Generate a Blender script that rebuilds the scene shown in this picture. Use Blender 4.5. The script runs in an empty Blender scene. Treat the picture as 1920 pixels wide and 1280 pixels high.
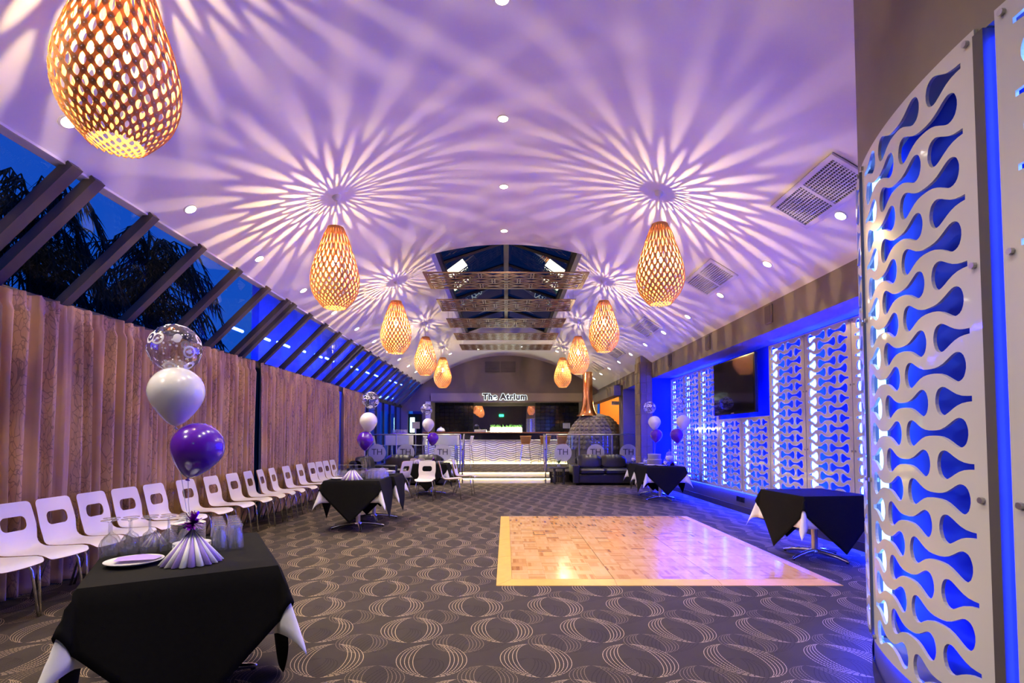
import bpy, math, random
from mathutils import Vector, Matrix
from mathutils.geometry import delaunay_2d_cdt
random.seed(7)
PI = math.pi
sc = bpy.context.scene
COL = sc.collection

# ------------------------------------------------------------------ camera, world, exposure
F, EYE, TH = 976.0, 1.285, math.atan(976.0 / 25000.0)
PX, PY = 949.0, 818.0 - 976.0 * math.tan(TH)
cd = bpy.data.cameras.new('camera')
cam = bpy.data.objects.new('camera', cd)
COL.objects.link(cam)
sc.camera = cam
cd.sensor_fit = 'HORIZONTAL'
cd.sensor_width = 36.0
cd.lens = 36.0 * F / 1920.0
cd.shift_x = (960.0 - PX) / 1920.0
cd.shift_y = (PY - 640.0) / 1920.0
cd.clip_start = 0.05
cam.location = (0, 0, EYE)
cam.rotation_euler = (PI / 2 + TH, 0, 0)

w = bpy.data.worlds.new('dusk_sky')
sc.world = w
w.use_nodes = True
wn = w.node_tree
wn.nodes['Background'].inputs[0].default_value = (0.002, 0.055, 0.44, 1)
wn.nodes['Background'].inputs[1].default_value = 0.62
tc = wn.nodes.new('ShaderNodeTexCoord')
sep = wn.nodes.new('ShaderNodeSeparateXYZ')
ramp = wn.nodes.new('ShaderNodeValToRGB')
ramp.color_ramp.elements[0].color = (0.006, 0.06, 0.36, 1)
ramp.color_ramp.elements[1].color = (0.0, 0.022, 0.24, 1)
ramp.color_ramp.elements[1].position = 0.8
wn.links.new(tc.outputs['Generated'], sep.inputs[0])
wn.links.new(sep.outputs[2], ramp.inputs[0])
wn.links.new(ramp.outputs[0], wn.nodes['Background'].inputs[0])

sc.view_settings.view_transform = 'Standard'
sc.view_settings.look = 'None'
sc.view_settings.gamma = 1
sc.view_settings.use_curve_mapping = False
sc.view_settings.exposure = 1.4
sc.cycles.caustics_reflective = False
sc.cycles.caustics_refractive = False
sc.cycles.sample_clamp_indirect = 6.0
sc.cycles.max_bounces = 8
sc.cycles.diffuse_bounces = 4
sc.cycles.transparent_max_bounces = 24

PEND_W, DOWN_W = 23.0, 66.0         # pendant bulb, downlight power
LED_S = 62.0                         # blue LED tubes
LED_C = (0.007, 0.022, 1.0)
WARM = (1.0, 0.72, 0.34)

# ------------------------------------------------------------------ node helpers, materials
class N:
    def __init__(s, name):
        s.m = bpy.data.materials.new(name)
        s.m.use_nodes = True
        s.t = s.m.node_tree
        s.p = s.t.nodes['Principled BSDF']
        s.out = s.t.nodes['Material Output']
    def new(s, t, **k):
        n = s.t.nodes.new(t)
        for a, b in k.items(): setattr(n, a, b)
        return n
    def put(s, sock, v):
        if isinstance(v, bpy.types.NodeSocket): s.t.links.new(v, sock)
        else: sock.default_value = v
    def math(s, op, a, b=0.0, c=0.0):
        n = s.new('ShaderNodeMath', operation=op)
        for i, v in enumerate((a, b, c)): s.put(n.inputs[i], v)
        return n.outputs[0]
    def mix(s, f, a, b):
        n = s.new('ShaderNodeMix', data_type='RGBA')
        s.put(n.inputs[0], f); s.put(n.inputs[6], a); s.put(n.inputs[7], b)
        return n.outputs[2]
    def coord(s, k='Object'):
        return s.new('ShaderNodeTexCoord').outputs[k]
    def noise(s, vec, scale, detail=2.0, rough=0.5):
        n = s.new('ShaderNodeTexNoise')
        s.put(n.inputs['Vector'], vec); n.inputs['Scale'].default_value = scale
        n.inputs['Detail'].default_value = detail; n.inputs['Roughness'].default_value = rough
        return n.outputs[0]
    def map(s, vec, scale=(1, 1, 1), loc=(0, 0, 0), rot=(0, 0, 0)):
        n = s.new('ShaderNodeMapping')
        s.put(n.inputs[0], vec); n.inputs[1].default_value = loc
        n.inputs[2].default_value = rot; n.inputs[3].default_value = scale
        return n.outputs[0]
    def ramp(s, f, stops):
        n = s.new('ShaderNodeValToRGB'); s.put(n.inputs[0], f)
        e = n.color_ramp.elements
        while len(e) < len(stops): e.new(0.5)
        for q, (p, c) in zip(e, stops): q.position = p; q.color = c
        return n.outputs[0]
    def bump(s, h, strength=0.3, dist=0.01):
        n = s.new('ShaderNodeBump'); s.put(n.inputs['Height'], h)
        n.inputs['Strength'].default_value = strength; n.inputs['Distance'].default_value = dist
        s.t.links.new(n.outputs[0], s.p.inputs['Normal'])

def c4(c): return (c[0], c[1], c[2], 1.0)
def srgb(r, g, b):
    f = lambda u: (u / 12.92) if u <= 0.04045 else ((u + 0.055) / 1.055) ** 2.4
    return (f(r / 255), f(g / 255), f(b / 255))

def mat(name, col, rough=0.5, metal=0.0, var=0.06, vs=9.0, emit=None, es=0.0, spec=0.5, bump=0.0, coat=0.0, trans=0.0):
    n = N(name)
    if var:
        f = n.noise(n.coord(), vs, 3)
        a = tuple(min(1, x * (1 - var * 2)) for x in col); b = tuple(min(1, x * (1 + var * 2)) for x in col)
        n.put(n.p.inputs['Base Color'], n.mix(f, c4(a), c4(b)))
        if bump: n.bump(n.noise(n.coord(), vs * 12, 2), bump, 0.003)
    else:
        n.p.inputs['Base Color'].default_value = c4(col)
    n.p.inputs['Roughness'].default_value = rough
    n.p.inputs['Metallic'].default_value = metal
    n.p.inputs['Specular IOR Level'].default_value = spec
    n.p.inputs['Coat Weight'].default_value = coat
    n.p.inputs['Coat Roughness'].default_value = 0.05
    if trans:
        n.p.inputs['Transmission Weight'].default_value = trans
    if emit:
        n.p.inputs['Emission Color'].default_value = c4(emit)
        n.p.inputs['Emission Strength'].default_value = es
    return n.m

def thin_glass(name, tint=(1, 1, 1), ior=1.5, rough=0.0, frost=0.0, minr=0.0, pw=5.0):
    n = N(name)
    lw = n.new('ShaderNodeLayerWeight'); lw.inputs[0].default_value = 0.5
    f0 = ((ior - 1) / (ior + 1)) ** 2
    fres = n.math('MULTIPLY_ADD', n.math('POWER', lw.outputs['Facing'], pw), 1 - f0, f0)
    tr = n.new('ShaderNodeBsdfTransparent'); tr.inputs[0].default_value = c4(tint)
    gl = n.new('ShaderNodeBsdfGlossy'); gl.inputs['Roughness'].default_value = rough
    mx = n.new('ShaderNodeMixShader')
    n.put(mx.inputs[0], n.math('MAXIMUM', fres, minr)); n.t.links.new(tr.outputs[0], mx.inputs[1]); n.t.links.new(gl.outputs[0], mx.inputs[2])
    o = mx.outputs[0]
    if frost:
        df = n.new('ShaderNodeBsdfDiffuse'); df.inputs[0].default_value = (0.8, 0.8, 0.82, 1)
        m2 = n.new('ShaderNodeMixShader'); m2.inputs[0].default_value = frost
        n.t.links.new(o, m2.inputs[1]); n.t.links.new(df.outputs[0], m2.inputs[2]); o = m2.outputs[0]
    n.t.links.new(o, n.out.inputs[0])
    return n.m

def emis(name, col, s):
    n = N(name)
    e = n.new('ShaderNodeEmission'); e.inputs[0].default_value = c4(col); e.inputs[1].default_value = s
    n.t.links.new(e.outputs[0], n.out.inputs[0])
    return n.m

def glow(name, col, s):
    n = N(name)
    e = n.new('ShaderNodeEmission'); e.inputs[0].default_value = c4(col); e.inputs[1].default_value = s
    tr = n.new('ShaderNodeBsdfTransparent'); ad = n.new('ShaderNodeAddShader')
    n.t.links.new(e.outputs[0], ad.inputs[0]); n.t.links.new(tr.outputs[0], ad.inputs[1]); n.t.links.new(ad.outputs[0], n.out.inputs[0])
    return n.m

def carpet():
    n = N('swirl_carpet')
    co = n.coord()
    se = n.new('ShaderNodeSeparateXYZ'); n.put(se.inputs[0], co)
    x, y = se.outputs[0], se.outputs[1]
    def layer(cx, cy, ox, oy, b, a0, a1, lines, shear, wd):
        yy = n.math('ADD', y, oy)
        row = n.math('FLOOR', n.math('DIVIDE', yy, cy))
        xx = n.math('ADD', n.math('ADD', x, ox), n.math('MULTIPLY', n.math('MODULO', n.math('ABSOLUTE', row), 3.0), cx / 3.0))
        uy = n.math('MULTIPLY', n.math('SUBTRACT', n.math('FRACT', n.math('DIVIDE', yy, cy)), 0.5), cy)
        ux = n.math('MULTIPLY', n.math('SUBTRACT', n.math('FRACT', n.math('DIVIDE', xx, cx)), 0.5), cx)
        ux = n.math('SUBTRACT', ux, n.math('MULTIPLY', uy, shear))
        q = n.math('SUBTRACT', 1.0, n.math('POWER', n.math('DIVIDE', uy, b), 2.0))
        inside = n.math('GREATER_THAN', q, 0.004)
        rt = n.math('SQRT', n.math('MAXIMUM', q, 0.004))
        a = n.math('DIVIDE', n.math('ABSOLUTE', ux), rt)
        st = (a1 - a0) / lines
        k = n.math('DIVIDE', n.math('SUBTRACT', a, a0), st)
        d = n.math('ABSOLUTE', n.math('SUBTRACT', n.math('FRACT', k), 0.5))
        # keep the yarn width even where the loops crowd together
        lim = n.math('MINIMUM', n.math('DIVIDE', wd, rt), 0.36)
        on = n.math('LESS_THAN', d, lim)
        band = n.math('MULTIPLY', n.math('GREATER_THAN', k, 0.0), n.math('LESS_THAN', k, float(lines)))
        dash = n.math('GREATER_THAN', n.math('SINE', n.math('ADD', n.math('MULTIPLY', uy, 330.0), n.math('MULTIPLY', k, 2.0))), -0.75)
        return n.math('MULTIPLY', n.math('MULTIPLY', on, band), n.math('MULTIPLY', inside, dash))
    L1 = layer(0.60, 0.47, 0.13, 0.0, 0.225, 0.095, 0.215, 5, -0.10, 0.085)
    L2 = layer(0.60, 0.47, 0.40, 0.23, 0.15, 0.06, 0.17, 5, -0.15, 0.075)
    L3 = layer(0.60, 0.47, 0.25, 0.18, 0.20, 0.06, 0.19, 5, 0.45, 0.10)
    base = n.mix(n.noise(co, 2.2, 3), c4(srgb(60, 54, 47)), c4(srgb(77, 69, 60)))
    base = n.mix(n.math('MULTIPLY', n.noise(co, 260, 1), 0.35), base, c4(srgb(50, 44, 42)))
    base = n.mix(n.math('MULTIPLY', L3, 0.55), base, c4(srgb(34, 29, 28)))
    base = n.mix(n.math('MULTIPLY', L2, 0.5), base, c4(srgb(176, 154, 124)))
    base = n.mix(n.math('MULTIPLY', L1, 0.8), base, c4(srgb(206, 182, 146)))
    n.put(n.p.inputs['Base Color'], base)
    n.p.inputs['Roughness'].default_value = 0.95
    n.p.inputs['Specular IOR Level'].default_value = 0.15
    n.bump(n.noise(co, 400, 1), 0.3, 0.004)
    return n.m

def curtain_mat():
    n = N('vine_print_curtain')
    co = n.coord()
    m = n.map(co, (1, 1, 0.42))
    dv = n.new('ShaderNodeTexNoise'); n.put(dv.inputs[0], m); dv.inputs['Scale'].default_value = 6
    va = n.new('ShaderNodeVectorMath', operation='MULTIPLY_ADD')
    n.put(va.inputs[0], dv.outputs[1]); va.inputs[1].default_value = (0.25, 0.25, 0.25); n.put(va.inputs[2], m)
    vo = n.new('ShaderNodeTexVoronoi', feature='DISTANCE_TO_EDGE'); n.put(vo.inputs['Vector'], va.outputs[0]); vo.inputs['Scale'].default_value = 26
    line = n.math('LESS_THAN', vo.outputs[0], 0.05)
    se = n.new('ShaderNodeSeparateXYZ'); n.put(se.inputs[0], co)
    stripe = n.math('GREATER_THAN', n.math('SINE', n.math('MULTIPLY', se.outputs[1], 20.0)), -0.1)
    f = n.math('MULTIPLY', n.math('MULTIPLY', line, stripe), 0.5)
    b = n.mix(n.noise(co, 5, 2), c4(srgb(182, 144, 104)), c4(srgb(202, 164, 120)))
    n.put(n.p.inputs['Base Color'], n.mix(f, b, c4(srgb(78, 58, 52))))
    n.p.inputs['Roughness'].default_value = 0.62
    n.p.inputs['Sheen Weight'].default_value = 0.2
    n.bump(n.noise(co, 180, 2), 0.15, 0.002)
    return n.m

def parquet_mat():
    n = N('mosaic_parquet')
    co = n.coord()
    se = n.new('ShaderNodeSeparateXYZ'); n.put(se.inputs[0], co)
    strip = n.math('FLOOR', n.math('MULTIPLY', se.outputs[0], 5.0 / 0.15))
    rnd = n.new('ShaderNodeObjectInfo').outputs['Random']
    isl = n.new('ShaderNodeNewGeometry').outputs['Random Per Island']
    wn_ = n.new('ShaderNodeTexWhiteNoise', noise_dimensions='2D')
    cb = n.new('ShaderNodeCombineXYZ'); n.put(cb.inputs[0], strip); n.put(cb.inputs[1], n.math('MULTIPLY', n.math('ADD', rnd, isl), 91.7))
    n.put(wn_.inputs['Vector'], cb.outputs[0])
    v = n.math('ADD', n.math('MULTIPLY', wn_.outputs[0], 0.55), n.math('MULTIPLY', n.math('FRACT', n.math('MULTIPLY', n.math('ADD', rnd, isl), 37.3)), 0.45))
    v = n.math('ADD', v, n.math('MULTIPLY', n.math('SUBTRACT', n.noise(n.map(co, (60, 6, 1)), 3, 2), 0.5), 0.25))
    n.put(n.p.inputs['Base Color'], n.ramp(v, [(0.0, c4(srgb(236, 190, 122))), (0.5, c4(srgb(226, 176, 106))), (0.78, c4(srgb(206, 148, 80))), (1.0, c4(srgb(166, 104, 50)))]))
    n.p.inputs['Roughness'].default_value = 0.22
    n.p.inputs['Coat Weight'].default_value = 0.5
    n.p.inputs['Coat Roughness'].default_value = 0.12
    return n.m

def print_balloon():
    n = N('printed_clear_balloon')
    co = n.coord()
    vo = n.new('ShaderNodeTexVoronoi'); n.put(vo.inputs['Vector'], co); vo.inputs['Scale'].default_value = 11
    d = vo.outputs['Distance']
    ring = n.math('LESS_THAN', n.math('ABSOLUTE', n.math('SUBTRACT', d, 0.30)), 0.05)
    dot = n.math('LESS_THAN', d, 0.12)
    v2 = n.new('ShaderNodeTexVoronoi'); n.put(v2.inputs['Vector'], co); v2.inputs['Scale'].default_value = 38
    sp = n.math('LESS_THAN', v2.outputs['Distance'], 0.22)
    pr = n.math('MULTIPLY', n.math('MAXIMUM', n.math('MAXIMUM', ring, dot), sp), 0.8)
    tr = n.new('ShaderNodeBsdfTransparent'); tr.inputs[0].default_value = (0.80, 0.80, 0.84, 1)
    gl = n.new('ShaderNodeBsdfGlossy'); gl.inputs['Roughness'].default_value = 0.06
    lw = n.new('ShaderNodeLayerWeight'); lw.inputs[0].default_value = 0.35
    m1 = n.new('ShaderNodeMixShader'); n.put(m1.inputs[0], n.math('ADD', n.math('MULTIPLY', lw.outputs[1], 0.6), 0.1))
    n.t.links.new(tr.outputs[0], m1.inputs[1]); n.t.links.new(gl.outputs[0], m1.inputs[2])
    df = n.new('ShaderNodeBsdfDiffuse'); df.inputs[0].default_value = (0.9, 0.9, 0.92, 1)
    m2 = n.new('ShaderNodeMixShader'); n.put(m2.inputs[0], pr)
    n.t.links.new(m1.outputs[0], m2.inputs[1]); n.t.links.new(df.outputs[0], m2.inputs[2])
    n.t.links.new(m2.outputs[0], n.out.inputs[0])
    return n.m

def ply_mat(name, a, b, sc_=(40, 40, 4), rough=0.45):
    n = N(name)
    co = n.coord()
    n.put(n.p.inputs['Base Color'], n.mix(n.noise(n.map(co, sc_), 2.0, 3), c4(a), c4(b)))
    n.p.inputs['Roughness'].default_value = rough
    return n.m

def bamboo_mat():
    n = N('bamboo_strip')
    co = n.coord()
    c = n.mix(n.noise(n.map(co, (30, 30, 30)), 2.0, 3), c4(srgb(232, 182, 124)), c4(srgb(208, 152, 94)))
    di = n.new('ShaderNodeBsdfDiffuse'); tr = n.new('ShaderNodeBsdfTranslucent'); mx = n.new('ShaderNodeMixShader'); mx.inputs[0].default_value = 0.22
    n.put(di.inputs[0], c); n.put(tr.inputs[0], c)
    n.t.links.new(di.outputs[0], mx.inputs[1]); n.t.links.new(tr.outputs[0], mx.inputs[2]); n.t.links.new(mx.outputs[0], n.out.inputs[0])
    return n.m

def stone_mat(name, a, b):
    n = N(name)
    co = n.coord()
    inf = n.new('ShaderNodeObjectInfo').outputs['Random']
    f = n.math('MULTIPLY', n.math('ADD', n.noise(co, 14, 4), inf), 0.5)
    n.put(n.p.inputs['Base Color'], n.mix(f, c4(a), c4(b)))
    n.p.inputs['Roughness'].default_value = 0.85
    n.bump(n.noise(co, 60, 3), 0.4, 0.01)
    return n.m

M = {
    'ceiling': mat('white_plaster', (0.87, 0.865, 0.865), 0.85, var=0.01, vs=3),
    'wall': mat('taupe_plaster', srgb(128, 117, 108), 0.8, var=0.05, vs=4, bump=0.1),
    'fascia': mat('pale_taupe_plaster', srgb(176, 164, 148), 0.7, var=0.04, vs=4),
    'wall_dark': mat('dark_taupe_plaster', srgb(132, 121, 112), 0.8, var=0.05, vs=4, bump=0.1),
    'base': mat('charcoal_plinth', srgb(72, 66, 66), 0.6),
    'skirting': mat('dark_skirting', srgb(38, 32, 32), 0.45),
    'carpet': carpet(),
    'curtain': curtain_mat(),
    'rafter': mat('bronze_powdercoat', srgb(92, 85, 76), 0.5),
    'frame': mat('black_window_frame', srgb(30, 29, 32), 0.45),
    'pane': thin_glass('window_pane', (0.92, 0.95, 1.0), 1.45),
    'roofpane': thin_glass('tinted_roof_pane', (0.10, 0.09, 0.09), 1.5),
    'balus': thin_glass('balustrade_glass', (0.88, 0.93, 0.92), 1.35, minr=0.03),
    'frost': thin_glass('frosted_disc', (0.9, 0.92, 0.95), 1.3, 0.2, 0.5),
    'glass': thin_glass('drinking_glass', (0.96, 0.965, 0.97), 1.6, 0.02, 0.07, minr=0.14, pw=2.4),
    'panel': mat('white_acrylic_panel', (0.52, 0.50, 0.475), 0.28, var=0.0, coat=0.3),
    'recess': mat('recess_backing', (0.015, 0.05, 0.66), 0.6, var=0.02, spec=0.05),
    'led': emis('blue_led_tube', LED_C, LED_S),
    'led_out': emis('outdoor_blue_led', (0.005, 0.012, 1.0), 150.0),
    'led_warm': emis('warm_led_strip', (1.0, 0.74, 0.24), 13.0),
    'chrome': mat('chrome', (0.82, 0.82, 0.84), 0.12, 1.0, var=0.0),
    'steel': mat('brushed_steel', (0.62, 0.61, 0.60), 0.28, 1.0, var=0.04, vs=60),
    'whitelam': mat('white_laminate', (0.82, 0.78, 0.75), 0.38, var=0.01),
    'plyedge': ply_mat('plywood_edge', srgb(196, 150, 96), srgb(150, 104, 58)),
    'plywood': ply_mat('stool_plywood', srgb(190, 140, 78), srgb(150, 100, 50)),
    'bamboo': bamboo_mat(),
    'rivet': mat('nylon_rivet', (0.8, 0.7, 0.58), 0.4, var=0.0),
    'bulb': glow('warm_bulb', (1.0, 0.82, 0.5), 14.0),
    'led_near': emis('blue_led_tube_slim', LED_C, LED_S * 0.3),
    'added_led_low': emis('added_blue_strip_low', LED_C, 420.0),
    'added_led_plinth': emis('added_blue_strip_plinth', LED_C, 1000.0),
    'led_drum': emis('blue_led_strip_drum', (0.11, 0.28, 1.0), 4.5),
    'downled': emis('downlight_lens', (1.0, 0.93, 0.82), 14.0),
    'whiteplastic': mat('white_plastic', (0.82, 0.81, 0.80), 0.4, var=0.0),
    'black': mat('black_cloth', (0.0075, 0.007, 0.0065), 0.9, var=0.1, vs=40, bump=0.25, spec=0.12),
    'whitecloth': mat('white_cloth', (0.80, 0.79, 0.80), 0.8, var=0.01, bump=0.15, vs=30),
    'parquet': parquet_mat(),
    'ramp': ply_mat('oak_edging', srgb(236, 184, 96), srgb(216, 162, 76), (6, 6, 6), 0.35),
    'underlay': mat('dark_joint', srgb(120, 84, 46), 0.6),
    'lattice': ply_mat('walnut_lattice', srgb(124, 82, 54), srgb(92, 58, 38), (12, 12, 12)),
    'tvframe': mat('gloss_black', (0.01, 0.01, 0.012), 0.12, var=0.0),
    'screen': mat('tv_screen', (0.006, 0.006, 0.010), 0.06, var=0.0),
    'leather': mat('black_leather', (0.022, 0.020, 0.022), 0.32, var=0.15, vs=20, bump=0.25),
    'blackwood': mat('black_stained_wood', (0.02, 0.018, 0.017), 0.35),
    'copper': mat('copper', (0.80, 0.36, 0.16), 0.18, 1.0, var=0.06, vs=8),
    'mortar': stone_mat('oven_render', srgb(120, 110, 94), srgb(98, 90, 78)),
    'stone': stone_mat('oven_stone', srgb(136, 124, 104), srgb(92, 84, 74)),
    'tile': stone_mat('column_tile', srgb(132, 114, 96), srgb(110, 95, 82)),
    'blacktile': mat('black_gloss_tile', (0.012, 0.012, 0.014), 0.08, var=0.0),
    'mirror': mat('bar_mirror', (0.55, 0.56, 0.58), 0.01, 1.0, var=0.0),
    'counter': mat('dark_counter', (0.02, 0.018, 0.017), 0.12, var=0.1),
    'counterwood': ply_mat('counter_wood', srgb(130, 84, 58), srgb(96, 60, 42), (8, 40, 40), 0.25),
    'wave': mat('white_wave_panel', (0.86, 0.84, 0.80), 0.4, var=0.01),
    'lightbox': emis('light_box', (1.0, 0.92, 0.62), 9.0),
    'sign': mat('sign_letter', srgb(84, 82, 82), 0.4, var=0.0),
    'signglow': emis('sign_halo', (0.80, 0.97, 1.0), 0.7),
    'ink': mat('dark_ink', (0.02, 0.02, 0.03), 0.5, var=0.0),
    'paper': mat('white_paper', (0.8, 0.8, 0.8), 0.7, var=0.0),
    'purple_paper': mat('lilac_paper', srgb(158, 134, 214), 0.75, var=0.03),
    'china': mat('white_china', (0.82, 0.81, 0.80), 0.15, var=0.0, coat=0.4),
    'pearl': mat('pearl_white_balloon', (0.80, 0.79, 0.77), 0.22, var=0.01, coat=0.6),
    'purple': mat('purple_balloon', (0.10, 0.008, 0.42), 0.20, var=0.03, coat=0.6),
    'printed': print_balloon(),
    'ribbon': mat('silver_ribbon', (0.75, 0.7, 0.85), 0.25, 0.5, var=0.0),
    'tinsel': mat('purple_foil', (0.32, 0.01, 0.55), 0.2, 0.8, var=0.0),
    'vent': mat('vent_white', (0.74, 0.73, 0.76), 0.5, var=0.0),
    'void': mat('dark_void', (0.015, 0.015, 0.018), 0.8, var=0.0),
    'speaker': mat('taupe_speaker', srgb(118, 104, 96), 0.6),
    'grille': mat('speaker_grille', srgb(88, 74, 70), 0.7, var=0.1, vs=200),
    'leaf': mat('plant_leaf', (0.05, 0.16, 0.03), 0.45, var=0.2),
    'dusk_leaf': mat('palm_leaf', (0.012, 0.022, 0.012), 0.7, var=0.2),
    'bark': mat('palm_bark', (0.03, 0.024, 0.02), 0.9),
    'greybox': mat('grey_box', srgb(150, 146, 152), 0.5),
    'candy': mat('white_candy', (0.85, 0.82, 0.84), 0.5),
    'orange_glow': mat('orange_glow_wall', srgb(226, 128, 40), 0.7),  # orange glow of the corridor put into the wall colour
    'bottle': mat('dark_bottle', (0.02, 0.03, 0.02), 0.08, var=0.0),
    'juice': mat('amber_bottle', (0.75, 0.30, 0.03), 0.1, var=0.0),
    'fridge': emis('fridge_glow', (0.45, 0.95, 0.95), 2.2),
    'exit': emis('exit_green', (0.03, 0.85, 0.30), 4.0),
    'outwall': mat('outdoor_render', (0.30, 0.30, 0.34), 0.8),
    'screw': mat('standoff_steel', (0.45, 0.44, 0.44), 0.35, 1.0, var=0.0),
}

# ------------------------------------------------------------------ mesh helpers
class MB:
    def __init__(s): s.v = []; s.f = []; s.mi = []
    def add(s, vs, fs, mi=0):
        o = len(s.v); s.v += [tuple(p) for p in vs]
        s.f += [tuple(i + o for i in q) for q in fs]; s.mi += [mi] * len(fs)
        return s
    def box(s, x0, x1, y0, y1, z0, z1, mi=0):
        v = [(x, y, z) for x in (x0, x1) for y in (y0, y1) for z in (z0, z1)]
        return s.add(v, [(0, 1, 3, 2), (4, 6, 7, 5), (0, 4, 5, 1), (2, 3, 7, 6), (0, 2, 6, 4), (1, 5, 7, 3)], mi)
    def bbox(s, x0, x1, y0, y1, z0, z1, b, mi=0):
        """box with chamfered edges"""
        X, Y, Z = (x0, x1), (y0, y1), (z0, z1); vs = []; idx = {}
        for i in (0, 1):
            for j in (0, 1):
                for k in (0, 1):
                    sx, sy, sz = (1 - 2 * i) * b, (1 - 2 * j) * b, (1 - 2 * k) * b
                    idx[i, j, k] = len(vs)
                    vs += [(X[i], Y[j] + sy, Z[k] + sz), (X[i] + sx, Y[j], Z[k] + sz), (X[i] + sx, Y[j] + sy, Z[k])]
        f = []
        for a, (p, q) in enumerate(((1, 2), (0, 2), (0, 1))):
            for e in (0, 1):
                ks = []
                for u, v in ((0, 0), (1, 0), (1, 1), (0, 1)):
                    t = [0, 0, 0]; t[a] = e; t[p] = u; t[q] = v
                    ks.append(idx[tuple(t)] + a)
                f.append(ks if (e == 1) != (a == 1) else ks[::-1])
        for a in range(3):
            p, q = [i for i in range(3) if i != a]
            for u in (0, 1):
                for v in (0, 1):
                    t0 = [0, 0, 0]; t0[p] = u; t0[q] = v; t1 = list(t0); t1[a] = 1
                    A, B = idx[tuple(t0)], idx[tuple(t1)]
                    f.append([A + p, A + q, B + q, B + p])
        for t, A in idx.items(): f.append([A, A + 1, A + 2])
        return s.add(vs, f, mi)
    def tube(s, pts, r, n=10, mi=0, caps=True):
        pts = [Vector(p) for p in pts]; rs = r if isinstance(r, (list, tuple)) else [r] * len(pts)
        o = len(s.v); prev = None
        for i, p in enumerate(pts):
            t = (pts[min(i + 1, len(pts) - 1)] - pts[max(i - 1, 0)]).normalized()
            if prev is None:
                a = t.cross(Vector((0, 0, 1)))
                if a.length < 1e-3: a = t.cross(Vector((0, 1, 0)))
                a.normalize()
            else:
                a = (prev - t * prev.dot(t)).normalized()
            prev = a; b = t.cross(a)
            for k in range(n):
                g = 2 * PI * k / n
                s.v.append(tuple(p + (a * math.cos(g) + b * math.sin(g)) * rs[i]))
        for i in range(len(pts) - 1):
            for k in range(n):
                s.f.append((o + i * n + k, o + i * n + (k + 1) % n, o + (i + 1) * n + (k + 1) % n, o + (i + 1) * n + k)); s.mi.append(mi)
        if caps:
            s.f.append(tuple(o + k for k in range(n))[::-1]); s.mi.append(mi)
            e = o + (len(pts) - 1) * n
            s.f.append(tuple(e + k for k in range(n))); s.mi.append(mi)
        return s
    def lathe(s, prof, n=24, c=(0, 0, 0), mi=0, a0=0.0, a1=2 * PI):
        o = len(s.v); full = abs(a1 - a0 - 2 * PI) < 1e-6; m = n if full else n + 1
        for r, z in prof:
            for k in range(m):
                g = a0 + (a1 - a0) * k / n
                s.v.append((c[0] + r * math.cos(g), c[1] + r * math.sin(g), c[2] + z))
        for i in range(len(prof) - 1):
            for k in range(n):
                k2 = (k + 1) % m
                s.f.append((o + i * m + k, o + i * m + k2, o + (i + 1) * m + k2, o + (i + 1) * m + k)); s.mi.append(mi)
        return s
    def grid(s, fn, nu, nv, mi=0):
        o = len(s.v)
        for i in range(nu + 1):
            for j in range(nv + 1): s.v.append(tuple(fn(i / nu, j / nv)))
        for i in range(nu):
            for j in range(nv):
                a = o + i * (nv + 1) + j
                s.f.append((a, a + nv + 1, a + nv + 2, a + 1)); s.mi.append(mi)
        return s
    def mesh(s, name, mats, smooth=None):
        me = bpy.data.meshes.new(name); me.from_pydata(s.v, [], s.f)
        for m in (mats if isinstance(mats, (list, tuple)) else [mats]): me.materials.append(M[m])
        me.polygons.foreach_set('material_index', s.mi)
        if smooth is not None:
            me.polygons.foreach_set('use_smooth', [True] * len(me.polygons))
            if smooth < 3.1: me.set_sharp_from_angle(angle=smooth)
        me.validate(); me.update()
        return me
    def build(s, name, mats, parent=None, smooth=None, loc=(0, 0, 0), rot=(0, 0, 0)):
        return inst(name, s.mesh(name, mats, smooth), parent, loc, rot)

def inst(name, me, parent=None, loc=(0, 0, 0), rot=(0, 0, 0)):
    o = bpy.data.objects.new(name, me); COL.objects.link(o)
    o.parent = parent; o.location = loc; o.rotation_euler = rot
    return o
def tag(o, label, cat, group=None):
    o['label'] = label; o['category'] = cat
    if group: o['group'] = group
    return o
def thing(name, label, cat, loc=(0, 0, 0), rz=0.0, group=None):
    o = bpy.data.objects.new(name, None); COL.objects.link(o)
    o.empty_display_size = 0.1
    o.location = loc; o.rotation_euler = (0, 0, rz)
    return tag(o, label, cat, group)
def struct(o): o['kind'] = 'structure'; return o
def copy_tree(o, parent=None, loc=None, rz=None, label=None, group=None):
    c = o.copy(); COL.objects.link(c); c.parent = parent
    if loc is not None: c.location = loc
    if rz is not None: c.rotation_euler = (0, 0, rz)
    if label: c['label'] = label
    if group: c['group'] = group
    for ch in list(o.children): copy_tree(ch, c)
    return c
def cdt(loops, extra=()):
    """triangulate 2D loops (first outline, rest holes) with optional interior points"""
    vs, fs = [], []
    for lp in loops:
        o = len(vs); vs += [Vector(p) for p in lp]; fs.append(list(range(o, len(vs))))
    vs += [Vector(p) for p in extra]
    V, E, T, _a, _b, OF = delaunay_2d_cdt(vs, [], fs, 1, 1e-6)
    T = [t for t, q in zip(T, OF) if list(q) == [0]]
    used = sorted({i for t in T for i in t}); re = {a: b for b, a in enumerate(used)}
    return [tuple(V[i]) for i in used], [tuple(re[i] for i in t) for t in T]
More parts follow.
